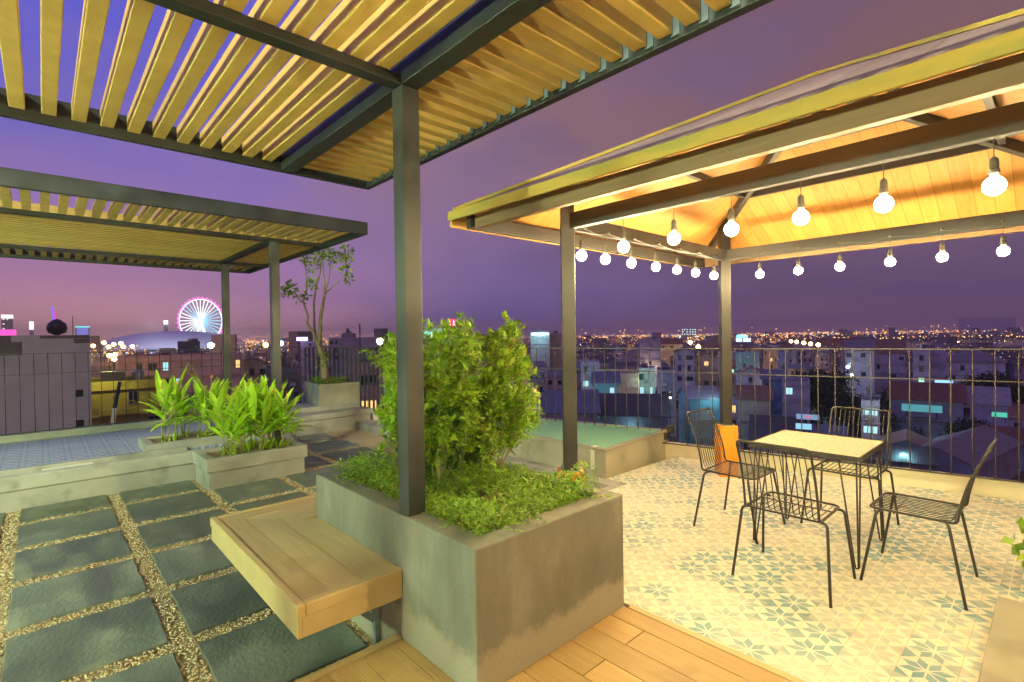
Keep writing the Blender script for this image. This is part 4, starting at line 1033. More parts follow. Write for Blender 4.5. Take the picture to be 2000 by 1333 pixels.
def house(px0, px1, ytop, depth, wall='lilac', roof='flat', rcol='grey', lit=(), label='', length=None, rot=0., nwin=4, name='house', detail=True, group=None, h=None, tank=False):
    """ytop is where the eave or parapet reads in the photograph"""
    c = at((px0+px1)/2, 660, depth); w = (px1-px0)/F*depth
    top = at((px0+px1)/2, ytop, depth).z if ytop is not None else GZ+h
    h = top-GZ; l = length or w*rh.uniform(.8, 1.3)
    d = Vector((c.x-CAM.x, c.y-CAM.y, 0)).normalized()
    cx, cy = c.x+d.x*l/2, c.y+d.y*l/2
    rz = math.atan2(d.y, d.x)-PI/2+rot
    t = thing(name, (cx, cy, GZ), label, 'house', group, rz)
    W2, L2 = w/2, l/2
    b = MB()
    if roof == 'flat':
        b.box(-W2, W2, -L2, L2, 0, h-.35); 
        for q in ((-W2, W2, -L2, -L2+.18), (-W2, W2, L2-.18, L2), (-W2, -W2+.18, -L2+.18, L2-.18), (W2-.18, W2, -L2+.18, L2-.18)): b.box(*q, h-.3501, h+.35)
        b.build('wall', WM[wall], t)
        b = MB(); b.box(-W2+.181, W2-.181, -L2+.181, L2-.181, h-.349, h-.25)
        if detail and rh.random() < .6: b.box(-W2*.5, W2*.1, -L2*.3, L2*.5, h-.2499, h+rh.uniform(1.2, 2.4))
        b.build('roof', RM[rcol], t)
    elif roof == 'gable':
        rise = w*.22; b.box(-W2, W2, -L2, L2, 0, h)
        b.add([(-W2, -L2, h), (W2, -L2, h), (0, -L2, h+rise), (-W2, L2, h), (W2, L2, h), (0, L2, h+rise)], [(0, 1, 2), (5, 4, 3), (0, 2, 5, 3), (1, 4, 5, 2)])
        b.build('wall', WM[wall], t)
        b = MB(); o = .45; k = rise/W2; z_ = .04
        for s in (-1, 1):
            a = [(0, -L2-o, h+rise+z_), (s*(W2+o), -L2-o, h-o*k+z_), (s*(W2+o), L2+o, h-o*k+z_), (0, L2+o, h+rise+z_)]; e_ = [(x, y, z+.12) for x, y, z in a]
            b.add(a+e_, [(0, 1, 2, 3), (7, 6, 5, 4), (0, 4, 5, 1), (1, 5, 6, 2), (2, 6, 7, 3), (3, 7, 4, 0)])
        b.build('roof', RM[rcol], t)
    elif roof == 'side':                       # ridge parallel to the facade
        rise = l*.22; b.box(-W2, W2, -L2, L2, 0, h)
        b.add([(-W2, -L2, h), (-W2, L2, h), (-W2, 0, h+rise), (W2, -L2, h), (W2, L2, h), (W2, 0, h+rise)], [(0, 2, 1), (3, 4, 5), (0, 3, 5, 2), (1, 2, 5, 4)])
        b.build('wall', WM[wall], t)
        b = MB(); o = .45; k = rise/L2; z_ = .04
        for s in (-1, 1):
            a = [(-W2-o, 0, h+rise+z_), (-W2-o, s*(L2+o), h-o*k+z_), (W2+o, s*(L2+o), h-o*k+z_), (W2+o, 0, h+rise+z_)]; e_ = [(x, y, z+.12) for x, y, z in a]
            b.add(a+e_, [(0, 1, 2, 3), (7, 6, 5, 4), (0, 4, 5, 1), (1, 5, 6, 2), (2, 6, 7, 3), (3, 7, 4, 0)])
        b.build('roof', RM[rcol], t)
    else:                                      # hip
        rise = min(w, l)*.24; b.box(-W2, W2, -L2, L2, 0, h); b.build('wall', WM[wall], t)
        b = MB(); o = .6; m_ = min(W2, L2)*.95; A_ = [(-W2-o, -L2-o, h), (W2+o, -L2-o, h), (W2+o, L2+o, h), (-W2-o, L2+o, h)]
        r_ = [(-W2+m_, -L2+m_, h+rise), (W2-m_, -L2+m_, h+rise), (W2-m_, L2-m_, h+rise), (-W2+m_, L2-m_, h+rise)]
        b.add([(x, y, z+.01) for x, y, z in A_]+[(x, y, z+.18) for x, y, z in A_]+[(x, y, z+.18) for x, y, z in r_], [(3, 2, 1, 0)]+[(i, (i+1) % 4, 4+(i+1) % 4, 4+i) for i in range(4)]+[(4+i, 4+(i+1) % 4, 8+(i+1) % 4, 8+i) for i in range(4)]+[(8, 9, 10, 11)])
        b.build('roof', RM[rcol], t)
    # floor ledges, a balcony and roof clutter
    if detail or depth < 130:
        b = MB(); nf = max(1, int(h/3.2))
        for f_ in range(min(nf, 3)):
            z = h-.6-3.1*f_
            if z > 1 and not (roof != 'flat' and f_ == 0):
                b = MB(); b.box(-W2-.12, W2+.12, -L2-.35, -L2-.001, z-.08, z+.08); b.build('ledge', WM[wall], t)
        if roof == 'flat' and rh.random() < .7:
            xx, yy = rh.uniform(-W2*.6, W2*.6), rh.uniform(-L2*.6, L2*.4)
            b = MB(); b.tube([(xx-.8, yy, h+.75), (xx+.8, yy, h+.75)], .42, 10); b.box(xx-.7, xx-.6, yy-.3, yy+.3, h-.248, h+.4); b.box(xx+.6, xx+.7, yy-.3, yy+.3, h-.248, h+.4); b.build('roof_tank', mat('tank_metal', (.25, .26, .3), rough=.4, metal=.6), t)
        if rh.random() < .5:
            xx = rh.uniform(-W2*.7, W2*.7); b = MB(); b.box(xx-.45, xx+.45, -L2-.42, -L2-.01, h-3.0, h-2.4); b.build('air_conditioner', mat('ac_white', (.5, .5, .5)), t)
        if rh.random() < .5:
            x0_ = rh.uniform(-W2, W2*.2); b = MB(); z = h-2.9
            for k_ in range(9): b.box(x0_+k_*W2*.09, x0_+k_*W2*.09+.04, -L2-1.0, -L2-.96, z, z+.9)
            b.box(x0_, x0_+W2*.76, -L2-1.02, -L2-.94, z+.9, z+.96); b.box(x0_-.05, x0_+W2*.8, -L2-1.05, -L2-.36, z-.12, z); b.build('balcony', WM[wall], t)
    # windows on the front
    if nwin:
        fl = max(1, int(h/3.2)); vis = min(fl, 3); cols_ = max(1, int(w/1.9)); spots_ = []
        for f_ in range(vis):
            for c0 in range(cols_): spots_.append((-W2+w*(c0+.5)/cols_, h-1.7-3.1*f_))
        rh.shuffle(spots_); spots_ = spots_[:nwin]; lits = list(lit)
        for (x, z) in spots_:
            if z < 1: continue
            s = rh.choice(list(WF)); s = s if w/cols_ > s[0]+.6 else (.8, 1.5)
            k = lits.pop() if lits else 'dark'
            if detail:
                o = bpy.data.objects.new('window', WF[s]); COL.objects.link(o); o.parent = t; o.location = (x, -L2, z)
                q = bpy.data.objects.new('pane', WP[(s, k)]); COL.objects.link(q); q.parent = o
            else:
                q = bpy.data.objects.new('window', WP[(s, k)]); COL.objects.link(q); q.parent = t; q.location = (x, -L2, z)
    if tank:
        b = MB(); b.lathe([(.6, 0), (.62, 1.0), (.3, 1.25), (.1, 1.3)], (W2*.4, 0, h+.1), 10); b.build('water_tank', mat('tank_metal', (.25, .26, .3), rough=.4, metal=.6), t)
    return t, (cx, cy), d, l
occ = []
def H(*a, **k):
    occ.append((a[0], a[1], a[3])); return house(*a, **k)
lampc = [0]
def fill_at(px, py, depth, col, power, size=.3):
    p = at(px, py, depth); point_light('city_fill_light', p, col, power, size)  # added fill light without a fixture, pools colour on the city houses
CY = (.35, .85, 1.); WA = (1, .55, .18); GR = (.5, 1, .7)
# near wall of the neighbouring tower at the left
c = at(91, 700, 24); t = thing('tower_house', (c.x, c.y, GZ), 'tall windowless lilac grey tower with bare cement patches, close by at the left edge', 'building', None, math.atan2(c.y, c.x)-PI/2)
NW = mat('patchy_render', (.42, .37, .40), (.48, .42, .46), scale=1.2, rough=.85, bump=.1, bscale=20)
w = 132/F*24/2; top = at(91, 655, 24).z-GZ; low = at(10, 694, 24).z-GZ
b = MB(); b.box(-w, w, 0, 6, 0, top); b.box(-w-4, -w-.001, .15, 6, 0, low); b.build('wall', NW, t)
for k_, (a0, a1, c0, c1) in enumerate(((25, 42, 655.3, 693), (42, 57, 667, 693), (82, 157, 655.3, 662), (-30, 24, 696, 716), (132, 157, 662, 672))):
    b = MB(); x0_, x1_ = (a0-91)/F*24, (a1-91)/F*24; b.box(x0_, x1_, -.004-.002*k_, .14, at(91, c1, 24).z-GZ, at(91, c0, 24).z-GZ-.01); b.build('cement_patch', mat('bare_cement', (.13, .11, .10), (.19, .165, .15), scale=2, rough=.9), t)
for py in (772, 833):
    b = MB(); z = at(135, py, 24).z-GZ; b.box(w*.62, w*.62+.3, -.02, .3, z-.17, z+.17); b.build('vent_opening', mat('black_hole', (.004, .004, .004)), t)
b = MB(); z = top; b.lathe([(.05, 0), (.34, .12), (.40, .35), (.34, .58), (.16, .74), (.03, .80)], (w*.25, .8, z+.001), 16); b.build('water_tank', mat('tank_dark', (.05, .045, .05), rough=.3, metal=.5), t)
b = MB(); b.tube([(w*.62, .8, z), (w*.62, .8, z+.95)], .018, 5); b.build('antenna', BLACKM, t)
p = at(32, 692, 23.6); b = MB(); b.lathe([(.02, -.07), (.07, -.03), (.07, .03), (.02, .07)], p, 8); tag(b.build('wall_lamp', glow('lamp_yellowish', (1, 1, .6), 14)), 'small yellow white lamp shining at the left edge of the tall tower wall', 'lamp')
# individually matched houses: px0, px1, ytop, depth
H(257, 462, 697, 95, 'pink', 'flat', 'grey', ('cool', 'cool', 'warm'), 'long pink three storey block with small dark windows behind the ginger plants', 12, nwin=16)
fill_at(240, 700, 82, WA, 900); fill_at(430, 690, 88, (.8, .6, 1), 250)
H(168, 304, 750, 60, 'olive', 'flat', 'dark', (), 'low olive yellow house with a black roof tank, right of the tall tower', 9, nwin=3, tank=True)
fill_at(205, 722, 57, (1, .85, .3), 500)
H(350, 387, 669, 150, 'dark grey', 'flat', 'dark', ('green',), 'small dark flat roofed box house just in front of the domed arena', 6, nwin=2)
H(462, 520, 712, 110, 'beige', 'gable', 'dark', (), 'beige house with dark gable roof right of the long pink block')
H(520, 585, 722, 90, 'dark grey', 'flat', 'dark', ('cool',), 'dark flat house with one lit window between the two far pergola posts and fence bars')
H(588, 616, 668, 300, 'lilac', 'flat', 'grey', (), 'small violet house under the bright purple billboard', nwin=2)
H(645, 736, 661, 210, 'lilac', 'flat', 'grey', (), 'wide lilac apartment block with a roof cabin and mast, behind the black flat bars', 18, nwin=9)
H(672, 690, 652, 214, 'grey', 'flat', 'dark', (), 'grey roof cabin standing above the wide lilac apartment block', 6, nwin=1)
H(690, 742, 716, 62, 'pink', 'flat', 'grey', ('warm', 'cool'), 'pinkish house right behind the black flat bars, left of the big shrub', 8, nwin=6)
H(600, 672, 735, 60, 'grey', 'flat', 'dark', ('cool', 'cool'), 'grey house with two lit windows behind the foot of the slim tree', 8, nwin=6)
fill_at(650, 725, 52, (.8, .8, 1), 150)
H(826, 872, 643, 250, 'white', 'flat', 'grey', (), 'white house with a bright turquoise front behind the top of the big shrub', 12, nwin=0)
H(874, 906, 637, 240, 'beige', 'flat', 'grey', (), 'slim beige tower carrying the red signs, above the big shrub', 8, nwin=3)
fill_at(895, 665, 215, WA, 3000); fill_at(850, 650, 238, (.3, 1, .9), 1800)
H(1036, 1073, 650, 300, 'white', 'flat', 'grey', (), 'white hall with a bright bluish strip of light left of the first gazebo post', 15, nwin=0)
H(1073, 1103, 652, 310, 'beige', 'flat', 'grey', (), 'beige hall adjoining the white one, left of the first gazebo post', 15, nwin=0)
fill_at(1055, 651, 293, (.4, .95, 1), 2500)
H(1134, 1170, 710, 120, 'white', 'flat', 'grey', ('cool', 'cool', 'green'), 'white house with bright bluish windows just right of the first gazebo post', 10, nwin=5)
fill_at(1150, 738, 112, CY, 300)
H(1170, 1246, 724, 112, 'pink', 'flat', 'grey', (), 'long bare pink wall with a flat roof, right of the first gazebo post', 9, nwin=1)
H(1158, 1206, 748, 98, 'teal', 'side', 'blue grey', ('cool',), 'turquoise walled shed with a blue grey roof in front of the long pink wall', 8, nwin=3)
fill_at(1182, 757, 93, CY, 220)
H(1250, 1289, 664, 172, 'lilac', 'flat', 'grey', (), 'tall plain lilac slab rising above the fence rail, left of the red roofed villa', 9, nwin=2)
H(1244, 1278, 722, 116, 'white', 'flat', 'grey', ('green', 'cool', 'cool'), 'narrow pale house lit green and white, at the middle of the fence', 9, nwin=5)
fill_at(1262, 745, 110, GR, 500)
H(1283, 1318, 726, 106, 'pale blue', 'flat', 'grey', (), 'plain pale blue cube house left of the colonnaded villa', 9, nwin=1)
H(1318, 1354, 688, 150, 'white', 'gable', 'dark', (), 'white gabled villa with columns left of the far gazebo post', 14, nwin=7)
H(1292, 1332, 672, 270, 'beige', 'side', 'dark red', (), 'villa with a steep dark red roof at the skyline left of the far gazebo post', 12, nwin=3)
H(1358, 1400, 700, 160, 'grey', 'gable', 'dark', ('warm',), 'grey gabled house just left of the far gazebo post')
fill_at(1360, 670, 245, WA, 5000); fill_at(1392, 700, 150, WA, 500)
H(1334, 1392, 778, 86, 'teal', 'side', 'pale grey', (), 'shed with a pale roof lit turquoise, left of the far gazebo post', 7, nwin=0, rot=.3)
fill_at(1345, 772, 78, CY, 350); fill_at(1398, 775, 84, CY, 250)
H(1438, 1480, 690, 195, 'teal', 'flat', 'dark', ('green',), 'boxy house glowing turquoise right of the far gazebo post', 10, nwin=3)
fill_at(1450, 702, 184, CY, 900)
H(1492, 1518, 682, 225, 'beige', 'flat', 'grey', ('warm',), 'small beige house lit orange, above the fence rail right of the far gazebo post', nwin=4)
fill_at(1505, 703, 212, WA, 1500)
H(1520, 1538, 690, 180, 'pale blue', 'flat', 'grey', (), 'small bluish house right of the orange lit one', nwin=2)
H(1440, 1490, 730, 128, 'white', 'gable', 'grey', (), 'white gabled house low behind the mid rail right of the far gazebo post', 10, nwin=5)
H(1490, 1530, 741, 112, 'teal', 'side', 'blue grey', (), 'low shed with blue grey roof and turquoise yard', 8, nwin=2)
H(1530, 1577, 748, 100, 'lilac', 'flat', 'grey', ('cool',), 'lilac house with one bright upright window, left of the dark tree group', 10, nwin=2)
H(1444, 1500, 780, 84, 'beige', 'side', 'rusty', (), 'low beige house with a rusty roof below the lilac ones, behind the left chair', 8, nwin=3)
H(1655, 1702, 684, 165, 'white', 'side', 'grey', (), 'white house above the dark trees, right half of the fence', 14, nwin=4)
fill_at(1660, 716, 158, (.6, .85, 1), 350)
H(1600, 1668, 676, 330, 'grey', 'side', 'dark red', (), 'broad house with dark red roof at the river, on the rail line', 22, nwin=0)
H(1700, 1760, 690, 175, 'white', 'side', 'rusty', (), 'long white house with brown roof beside the white four storey tower', 20, nwin=3)
H(1786, 1812, 688, 142, 'white', 'flat', 'grey', ('green',), 'white four storey tower house with small dark windows, right half of the fence', 10, nwin=8)
H(1812, 1842, 688, 143, 'lilac', 'flat', 'grey', (), 'blank lilac flank building joined to the white four storey tower', 10, nwin=0)
H(1850, 1945, 708, 150, 'white', 'hip', 'grey', (), 'wide villa with a grey hipped roof among trees at the right', 16, nwin=7)
H(1750, 1862, 782, 93, 'grey', 'side', 'dark red', (), 'long house with a dark red roof above the turquoise awning', 12, nwin=0)
fill_at(1800, 793, 84, CY, 260)
H(1856, 1950, 788, 90, 'lilac', 'side', 'pale grey', (), 'long lilac house with a pale ribbed roof right of the dark red roof', 11, nwin=3)
fill_at(1698, 790, 84, (.8, 1, 1), 260)
H(1684, 1714, 786, 88, 'white', 'flat', 'grey', ('cool', 'cool'), 'tiny white shop with glaring lit front behind the far chair', 5, nwin=3)
H(1726, 1812, 880, 70, 'teal', 'gable', 'rusty', (), 'turquoise gabled shed with a rusty roof edge, right of the table', 9, nwin=0)
fill_at(1765, 885, 63, CY, 260)
H(1722, 1812, 902, 62, 'dark grey', 'side', 'dark', (), 'low dark roofed shed in front of the turquoise gable, right of the table', 6, nwin=0)
H(1812, 1936, 905, 64, 'grey', 'gable', 'grey', (), 'big grey ribbed roof warehouse behind the right chair', 22, nwin=0, rot=-.25)
H(1922, 1990, 868, 78, 'pale blue', 'side', 'dark red', ('cool',), 'bluish house with dark roof and upright lit window, above the right chair back', 9, nwin=4)
H(1960, 2040, 818, 98, 'lilac', 'side', 'rusty', (), 'lilac house with rusty roof at the right frame edge', 10, nwin=2)
H(1470, 1560, 862, 74, 'grey', 'side', 'dark', (), 'dark broad roofed house right behind the table', 12, nwin=0)
H(1170, 1300, 812, 80, 'dark grey', 'side', 'dark', (), 'long dark roofed house low behind the skylight', 12, nwin=0)
H(1060, 1165, 806, 76, 'grey', 'side', 'blue grey', (), 'grey house with slate coloured roof at the foot of the first gazebo post', 12, nwin=2)
# filler rows
def free(a, b_, d):
    for x0, x1, dd in occ:
        if abs(dd-d) < 14+d*.06 and min(b_, x1)-max(a, x0) > 1: return False
    return True
rowsd = [(66, 'nearest'), (82, 'second'), (100, 'third'), (122, 'fourth'), (150, 'fifth'), (186, 'sixth'), (232, 'seventh'), (290, 'eighth')]
ordn = lambda k: f'{k}{"th" if 10 <= k % 100 <= 20 else {1: "st", 2: "nd", 3: "rd"}.get(k % 10, "th")}'
wallw = ['lilac', 'white', 'grey', 'beige', 'pink', 'pale blue', 'grey', 'dark grey', 'dark grey', 'grey']
TREES = []
px_river = lambda x: x > 1700
for d, rown in rowsd:
    x = 690 if d < 95 else 470; k = 0
    while x < 2040:
        w = rh.uniform(4, 8.2)*(1 if d < 150 else 1.3); pw = w/d*F; dd = d*rh.uniform(.96, 1.05)
        if x < 1000 and rh.random() < .4: x += pw; continue
        if not (px_river(x) and d > 200) and free(x, x+pw, dd) and not (d > 140 and 1540 < x < 1640 and rh.random() < .6):
            if rh.random() < .27 and d < 240:
                TREES.append((x+pw/2, dd, rh.uniform(4.5, 8.)))
            else:
                k += 1; wl = rh.choice(wallw); rf = rh.choice(['flat', 'flat', 'gable', 'side', 'side', 'hip']); rc = rh.choice(list(ROOFS))
                hmax = {66: 5, 82: 6, 100: 7.5, 122: 9, 150: 11, 186: 12.5, 232: 13.5, 290: 14}[d]; hh = rh.uniform(3.4, hmax) if d < 120 else rh.uniform(4.5, hmax)
                li = [] if rh.random() < .62 else [rh.choice(['cool', 'cool', 'warm', 'green'])]
                house(x, x+pw*.93, None, dd, wl, rf, rc, li, f'{wl} house with {rc} {"flat" if rf == "flat" else "pitched"} roof, {ordn(k)} from left in the {rown} city row',
                      rot=rh.uniform(-.5, .5), nwin=(9 if d < 130 else 7), detail=d < 105, group='small houses of the city', h=hh)
                if li and d < 190: fill_at(x+pw/2, 660+(21.5-hh*.5)/dd*F, dd-3, CY if li[0] != 'warm' else WA, 60+dd*.8) if rh.random() < .45 else None
        x += pw*rh.uniform(1., 1.25)
# trees of the city
def crown_mesh(seed, n=1500):
    r = random.Random(seed); b = MB(); cl = [(rdir(r)*r.uniform(.2, .72), r.uniform(.25, .45)) for _ in range(13)]
    for k in range(n):
        c0, rad = r.choice(cl); p = c0+rdir(r)*rad*r.random()**.4; p.z = p.z*.8+.9; l = r.uniform(.07, .15); b.leaf(p, rdir(r), rdir(r)+Vector((0, 0, .7)), l, l*.7)
    return b
CT = mat('city_leaf', (.03, .05, .015), rough=.7, isl_cols=[(.012, .022, .010), (.03, .05, .015), (.05, .075, .02)], trans=.2)
protos = []
def city_tree(px, d, hgt, label, mat_=None, seed=0):
    global protos
    c = at(px, 660, d)
    if len(protos) < 3:
        t = thing('city_tree', (0, 0, 0), label, 'tree', 'dark trees between the houses of the city'); crown_mesh(50+len(protos)).build('crown', CT, t)
        b = MB(); b.tube([(0, 0, 0), (.02, 0, .4), (0, .02, .9)], [.045, .035, .02], 7); b.build('trunk', BARK, t); protos.append(t)
    else: t = copy_tree(rh.choice(protos)); t['label'] = label
    t.location = (c.x, c.y, GZ); t.scale = (hgt*.55, hgt*.55, hgt*.6); t.rotation_euler.z = rh.uniform(0, 6); return t
for k, (px, d, hg) in enumerate(((1560, 128, 12), (1590, 122, 13), (1620, 120, 13), (1605, 105, 11), (1635, 108, 10), (1650, 98, 9), (1575, 105, 8), (1740, 120, 9), (1765, 128, 9), (1890, 118, 11), (1930, 120, 12), (1965, 112, 11), (1985, 105, 11), (1880, 80, 7), (1800, 78, 6), (1780, 82, 6), (1900, 84, 7), (1290, 125, 9), (1195, 82, 6), (1150, 80, 6), (1720, 92, 7))):
    city_tree(px, d, hg, 'dark leafy tree, '+ordn(k+1)+' of those placed among the houses beyond the right fence')
for k, (px, d, hg) in enumerate(TREES): city_tree(px, d, hg, 'low dark tree, '+ordn(k+1)+' filling a gap between small city houses')
tl = city_tree(218, 75, 15, 'olive lit round tree behind the olive house, right of the tall tower'); city_tree(182, 66, 11.5, 'dark spiky tree beside the tall tower at the left')
fill_at(205, 712, 66, (1, .9, .25), 500)
# street lamps with poles
def street_lamp(px, py, d, col, label, power, size=.35, strength=30, pole=True):
    p = at(px, py, d); t = thing('street_lamp', (p.x, p.y, GZ), label, 'street lamp')
    b = MB(); b.tube([(0, 0, 0), (0, 0, p.z-GZ-size)], .09 if d < 150 else .14, 6); b.build('pole', BLACKM, t)
    size *= .78; b = MB(); b.lathe([(size*.3, -size), (size, -size*.4), (size, size*.4), (size*.3, size)], (0, 0, p.z-GZ), 10)
    b.build('lamp_head', glow('lamp_'+'_'.join(f'{int(v*99)}' for v in col), col, strength), t)
    if power: point_light('lamp_light', (0, -size*1.5, p.z-GZ-size), col, power, size, t)
street_lamp(170, 688, 140, (.95, 1, .85), 'tall white street lamp just right of the tall tower', 3000, .9)
nm_ = nm
for k_, (x, y) in enumerate(((164, 670), (182, 676), (203, 670), (212, 678), (222, 673), (236, 671), (241, 678))): street_lamp(x, y, 330, (1, .55, .14), nm_[k_]+' orange street lamp from the left in the bright cluster right of the tall tower', 0, 1.5, 16)
fill_at(200, 672, 300, WA, 9000)
for x, y, s_ in ((214, 695, 'left'), (224, 693, 'upper right'), (223, 702, 'lower right')): street_lamp(x, y, 150, (1, .6, .16), s_+' of three orange street lamps over the olive house', 0, .8, 16)
street_lamp(259, 677, 240, (.9, 1, .95), 'white street lamp in front of the left end of the arena dome', 600, .9)
street_lamp(412, 675, 210, (.25, .75, 1), 'bright blue white street lamp left of the first far pergola post', 2500, 1.5, 40)
street_lamp(549, 671, 240, (.25, .5, 1), 'bright blue street lamp right of the second far pergola post', 1500, 1.4, 40)
street_lamp(519, 674, 230, (1, .5, .08), 'orange street lamp left of the second far pergola post', 1500, 1.4, 30)
street_lamp(742, 667, 120, (1, 1, .55), 'glaring yellow white street lamp left of the big shrub', 900, .9, 40)
street_lamp(325, 690, 160, (1, .6, .16), 'small orange street lamp in front of the arena dome', 300, .8, 16)
for k, (x, y, d) in enumerate(((1545, 667, 330), (1556, 668, 315), (1570, 670, 300), (1583, 672, 285), (1598, 674, 270))): street_lamp(x, y, d, (1, .55, .16), nm[k]+' lamp from the left in the orange row leading to the river', 900, 1.3, 22)
street_lamp(1364, 678, 215, (1, .72, .12), 'yellow street lamp left of the far gazebo post', 1200, 1.1, 24)
street_lamp(1348, 669, 235, (1, .6, .25), 'orange street lamp left of the yellow one by the far gazebo post', 1000, 1.1, 22)
street_lamp(1307, 725, 118, (.9, .95, 1), 'white street lamp above the plain pale blue cube house', 120, .32, 30)
street_lamp(1664, 733, 118, (1, 1, .95), 'white street lamp with a lit pole among the dark trees', 200, .38, 30)
street_lamp(1656, 717, 160, (.6, .9, 1), 'bluish lamp at the corner of the white house above the trees', 200, .6, 16)
street_lamp(1309, 777, 100, (.9, .95, 1), 'small white lamp low over the dark roofs near the left chair', 40, .2, 20)
# lit signs and billboards
def panel(name, px0, px1, py0, py1, d, material, label, cat, th=.4):
    p = at((px0+px1)/2, (py0+py1)/2, d); w = (px1-px0)/F*d/2; h = (py1-py0)/F*d/2
    t = thing(name, p, label, cat, None, math.atan2(p.y, p.x)-PI/2)
    b = MB(); b.box(-w, w, 0, th, -h, h); b.build('panel', material, t)
    b = MB(); b.box(-w*.8, -w*.7, th, th+.3, -h-1, h*.5); b.box(w*.7, w*.8, th, th+.3, -h-1, h*.5); b.build('frame', BLACKM, t)
    return t, w, h
panel('billboard', 580, 600, 659, 666, 296, glow('billboard_violet', (.62, .42, 1), 4), 'bright violet billboard left of the slim tree', 'billboard')
panel('shop_front_sign', 829, 868, 648, 661, 247, glow('front_turquoise', (.30, 1, .85), 1.1), 'turquoise lit shop front behind the big shrub', 'sign')
t, w, h = panel('red_sign', 874, 890, 624, 637, 238, glow('sign_red', (1, .03, .07), 1.6), 'red neon sign with two white marks on top of the beige tower', 'sign')
for s in (-1, 1):
    b = MB(); b.add([(s*w*.5-w*.22, -.06, h*.25), (s*w*.5, -.06, -h*.15), (s*w*.5+w*.22, -.06, h*.25), (s*w*.5, -.06, h*.72)], [(0, 1, 2, 3)])
    b.add([(s*w*.5-w*.2, -.06, -h*.7), (s*w*.5+w*.2, -.06, -h*.7), (s*w*.5+w*.2, -.06, -h*.35), (s*w*.5-w*.2, -.06, -h*.35)], [(0, 1, 2, 3)])
    b.build('white_mark', glow('mark_white', (1, .75, .78), 3), t)
panel('light_strip', 1038, 1072, 651, 655, 299, glow('strip_cyan', (.55, 1, 1), 3), 'bluish light strip along the top of the white hall', 'sign')
panel('light_strip', 1440, 1458, 655, 660, 600, glow('strip_blue', (.1, .75, 1), 6), 'bright sky blue roof light right of the far gazebo post', 'sign')
for k, (a, c_2) in enumerate(((1438, 1449), (1452, 1466))): panel('glow_stand', a, c_2, 661, 668, 590, glow('stand_blue', (.45, .6, 1), 2.4), nm[k]+' pale blue glowing stand below the sky blue roof light', 'sign')  # the stands' light is put in as emission of the panels
panel('shop_sign', 1558, 1597, 810, 820, 72, glow('sign_paleblue', (.30, .45, .75), .7), 'pale blue shop sign with a pink middle, seen above the table', 'sign', .2)
panel('shop_sign', 1573, 1584, 812, 818, 71.5, glow('sign_pink', (.75, .3, .5), .7), 'small pink panel in the middle of the pale blue shop sign', 'sign', .1)
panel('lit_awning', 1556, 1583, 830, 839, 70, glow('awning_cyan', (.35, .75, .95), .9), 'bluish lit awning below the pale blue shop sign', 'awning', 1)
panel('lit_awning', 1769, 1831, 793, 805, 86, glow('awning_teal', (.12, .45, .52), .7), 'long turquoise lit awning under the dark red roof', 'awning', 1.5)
panel('green_sign', 1941, 1963, 806, 815, 84, glow('sign_green', (.10, .65, .45), .9), 'small glowing green sign on the lilac wall at the right', 'sign', .1)
for k, x in enumerate((1836, 1852)): panel('lit_parasol', x-8, x+7, 744, 750, 118, glow('parasol_blue', (.25, .55, 1), 1.6), nm[k]+' glowing blue canopy from the left under the mid rail', 'canopy', 2)
panel('gable_glow_panel', 1726, 1812, 872, 893, 69, glow('gable_cyan', (.07, .33, .42), .75), 'glowing turquoise sheet over the front of the gabled shed right of the table', 'sign', .1)  # emissive sheet stands in for turquoise light falling on the gable wall
# far landmarks
t = thing('ferris_wheel', at(392, 627, 1200), 'giant ferris wheel with white blue spokes and magenta rim, left of the far pergola posts', 'ferris wheel', None, 0)
RX, RZ = rt.copy(), Vector((0, 0, 1)); RW = 53.5
WH = glow('wheel_white', (.75, .92, 1), 3.2); WC = glow('wheel_cyan', (.25, .75, 1), 2.6); MG = glow('wheel_magenta', (1, .15, .75), 2.2)
ring = lambda rr_: [RX*(rr_*math.cos(a))+RZ*(rr_*math.sin(a)) for a in [2*PI*k/64 for k in range(64)]]
b = MB(); b.tube(ring(RW), .9, 5, closed=True); b.build('outer_rim', MG, t)
b = MB(); b.tube(ring(RW-3), .8, 5, closed=True); b.build('inner_rim', WH, t)
for k in range(32):
    a = 2*PI*k/32; b = MB(); b.tube([RX*(4*math.cos(a))+RZ*(4*math.sin(a)), RX*((RW-3)*math.cos(a))+RZ*((RW-3)*math.sin(a))], .65, 4); b.build('spoke', WC if 10 < k < 14 or k > 26 or k < 4 else WH, t)
for k in range(32):
    a = 2*PI*(k+.5)/32; b = MB(); b.lathe([(.4, -1.6), (1.5, -.9), (1.5, .9), (.4, 1.6)], RX*((RW+2.2)*math.cos(a))+RZ*((RW+2.2)*math.sin(a)), 8); b.build('gondola', MG, t)
b = MB(); b.lathe([(1, -4), (4.5, -2), (5.5, 0), (4.5, 2), (1, 4)], (0, 0, 0), 12); b.build('hub', glow('hub_white', (.85, 1, 1), 12), t)
for s in (-1, 1):
    b = MB(); b.tube([(0, 0, 0), RX*(s*22)+RZ*(-75)], 1.6, 6); b.build('leg', WH if s > 0 else WC, t)
c = at(345, 664, 640); t = thing('arena', (c.x, c.y, GZ), 'wide grey blue domed arena roof under the ferris wheel', 'arena', None, YAW-PI/2)
b = MB(); zt = at(345, 647, 640).z-GZ; pr = [(80*math.sin(a), (zt-12)*math.cos(a)+12) for a in [PI/2*k/14 for k in range(14, 0, -1)]]+[(.5, zt)]
b.lathe(pr, (0, 0, 0), 48); o = b.build('roof', mat('arena_roof', (.50, .52, .62), (.58, .60, .70), scale=.02, rough=.6), t, smooth=True)
b = MB(); b.lathe([(78, 0), (78, 11.9)], (0, 0, 0), 48); b.build('wall', WM['dark grey'], t)
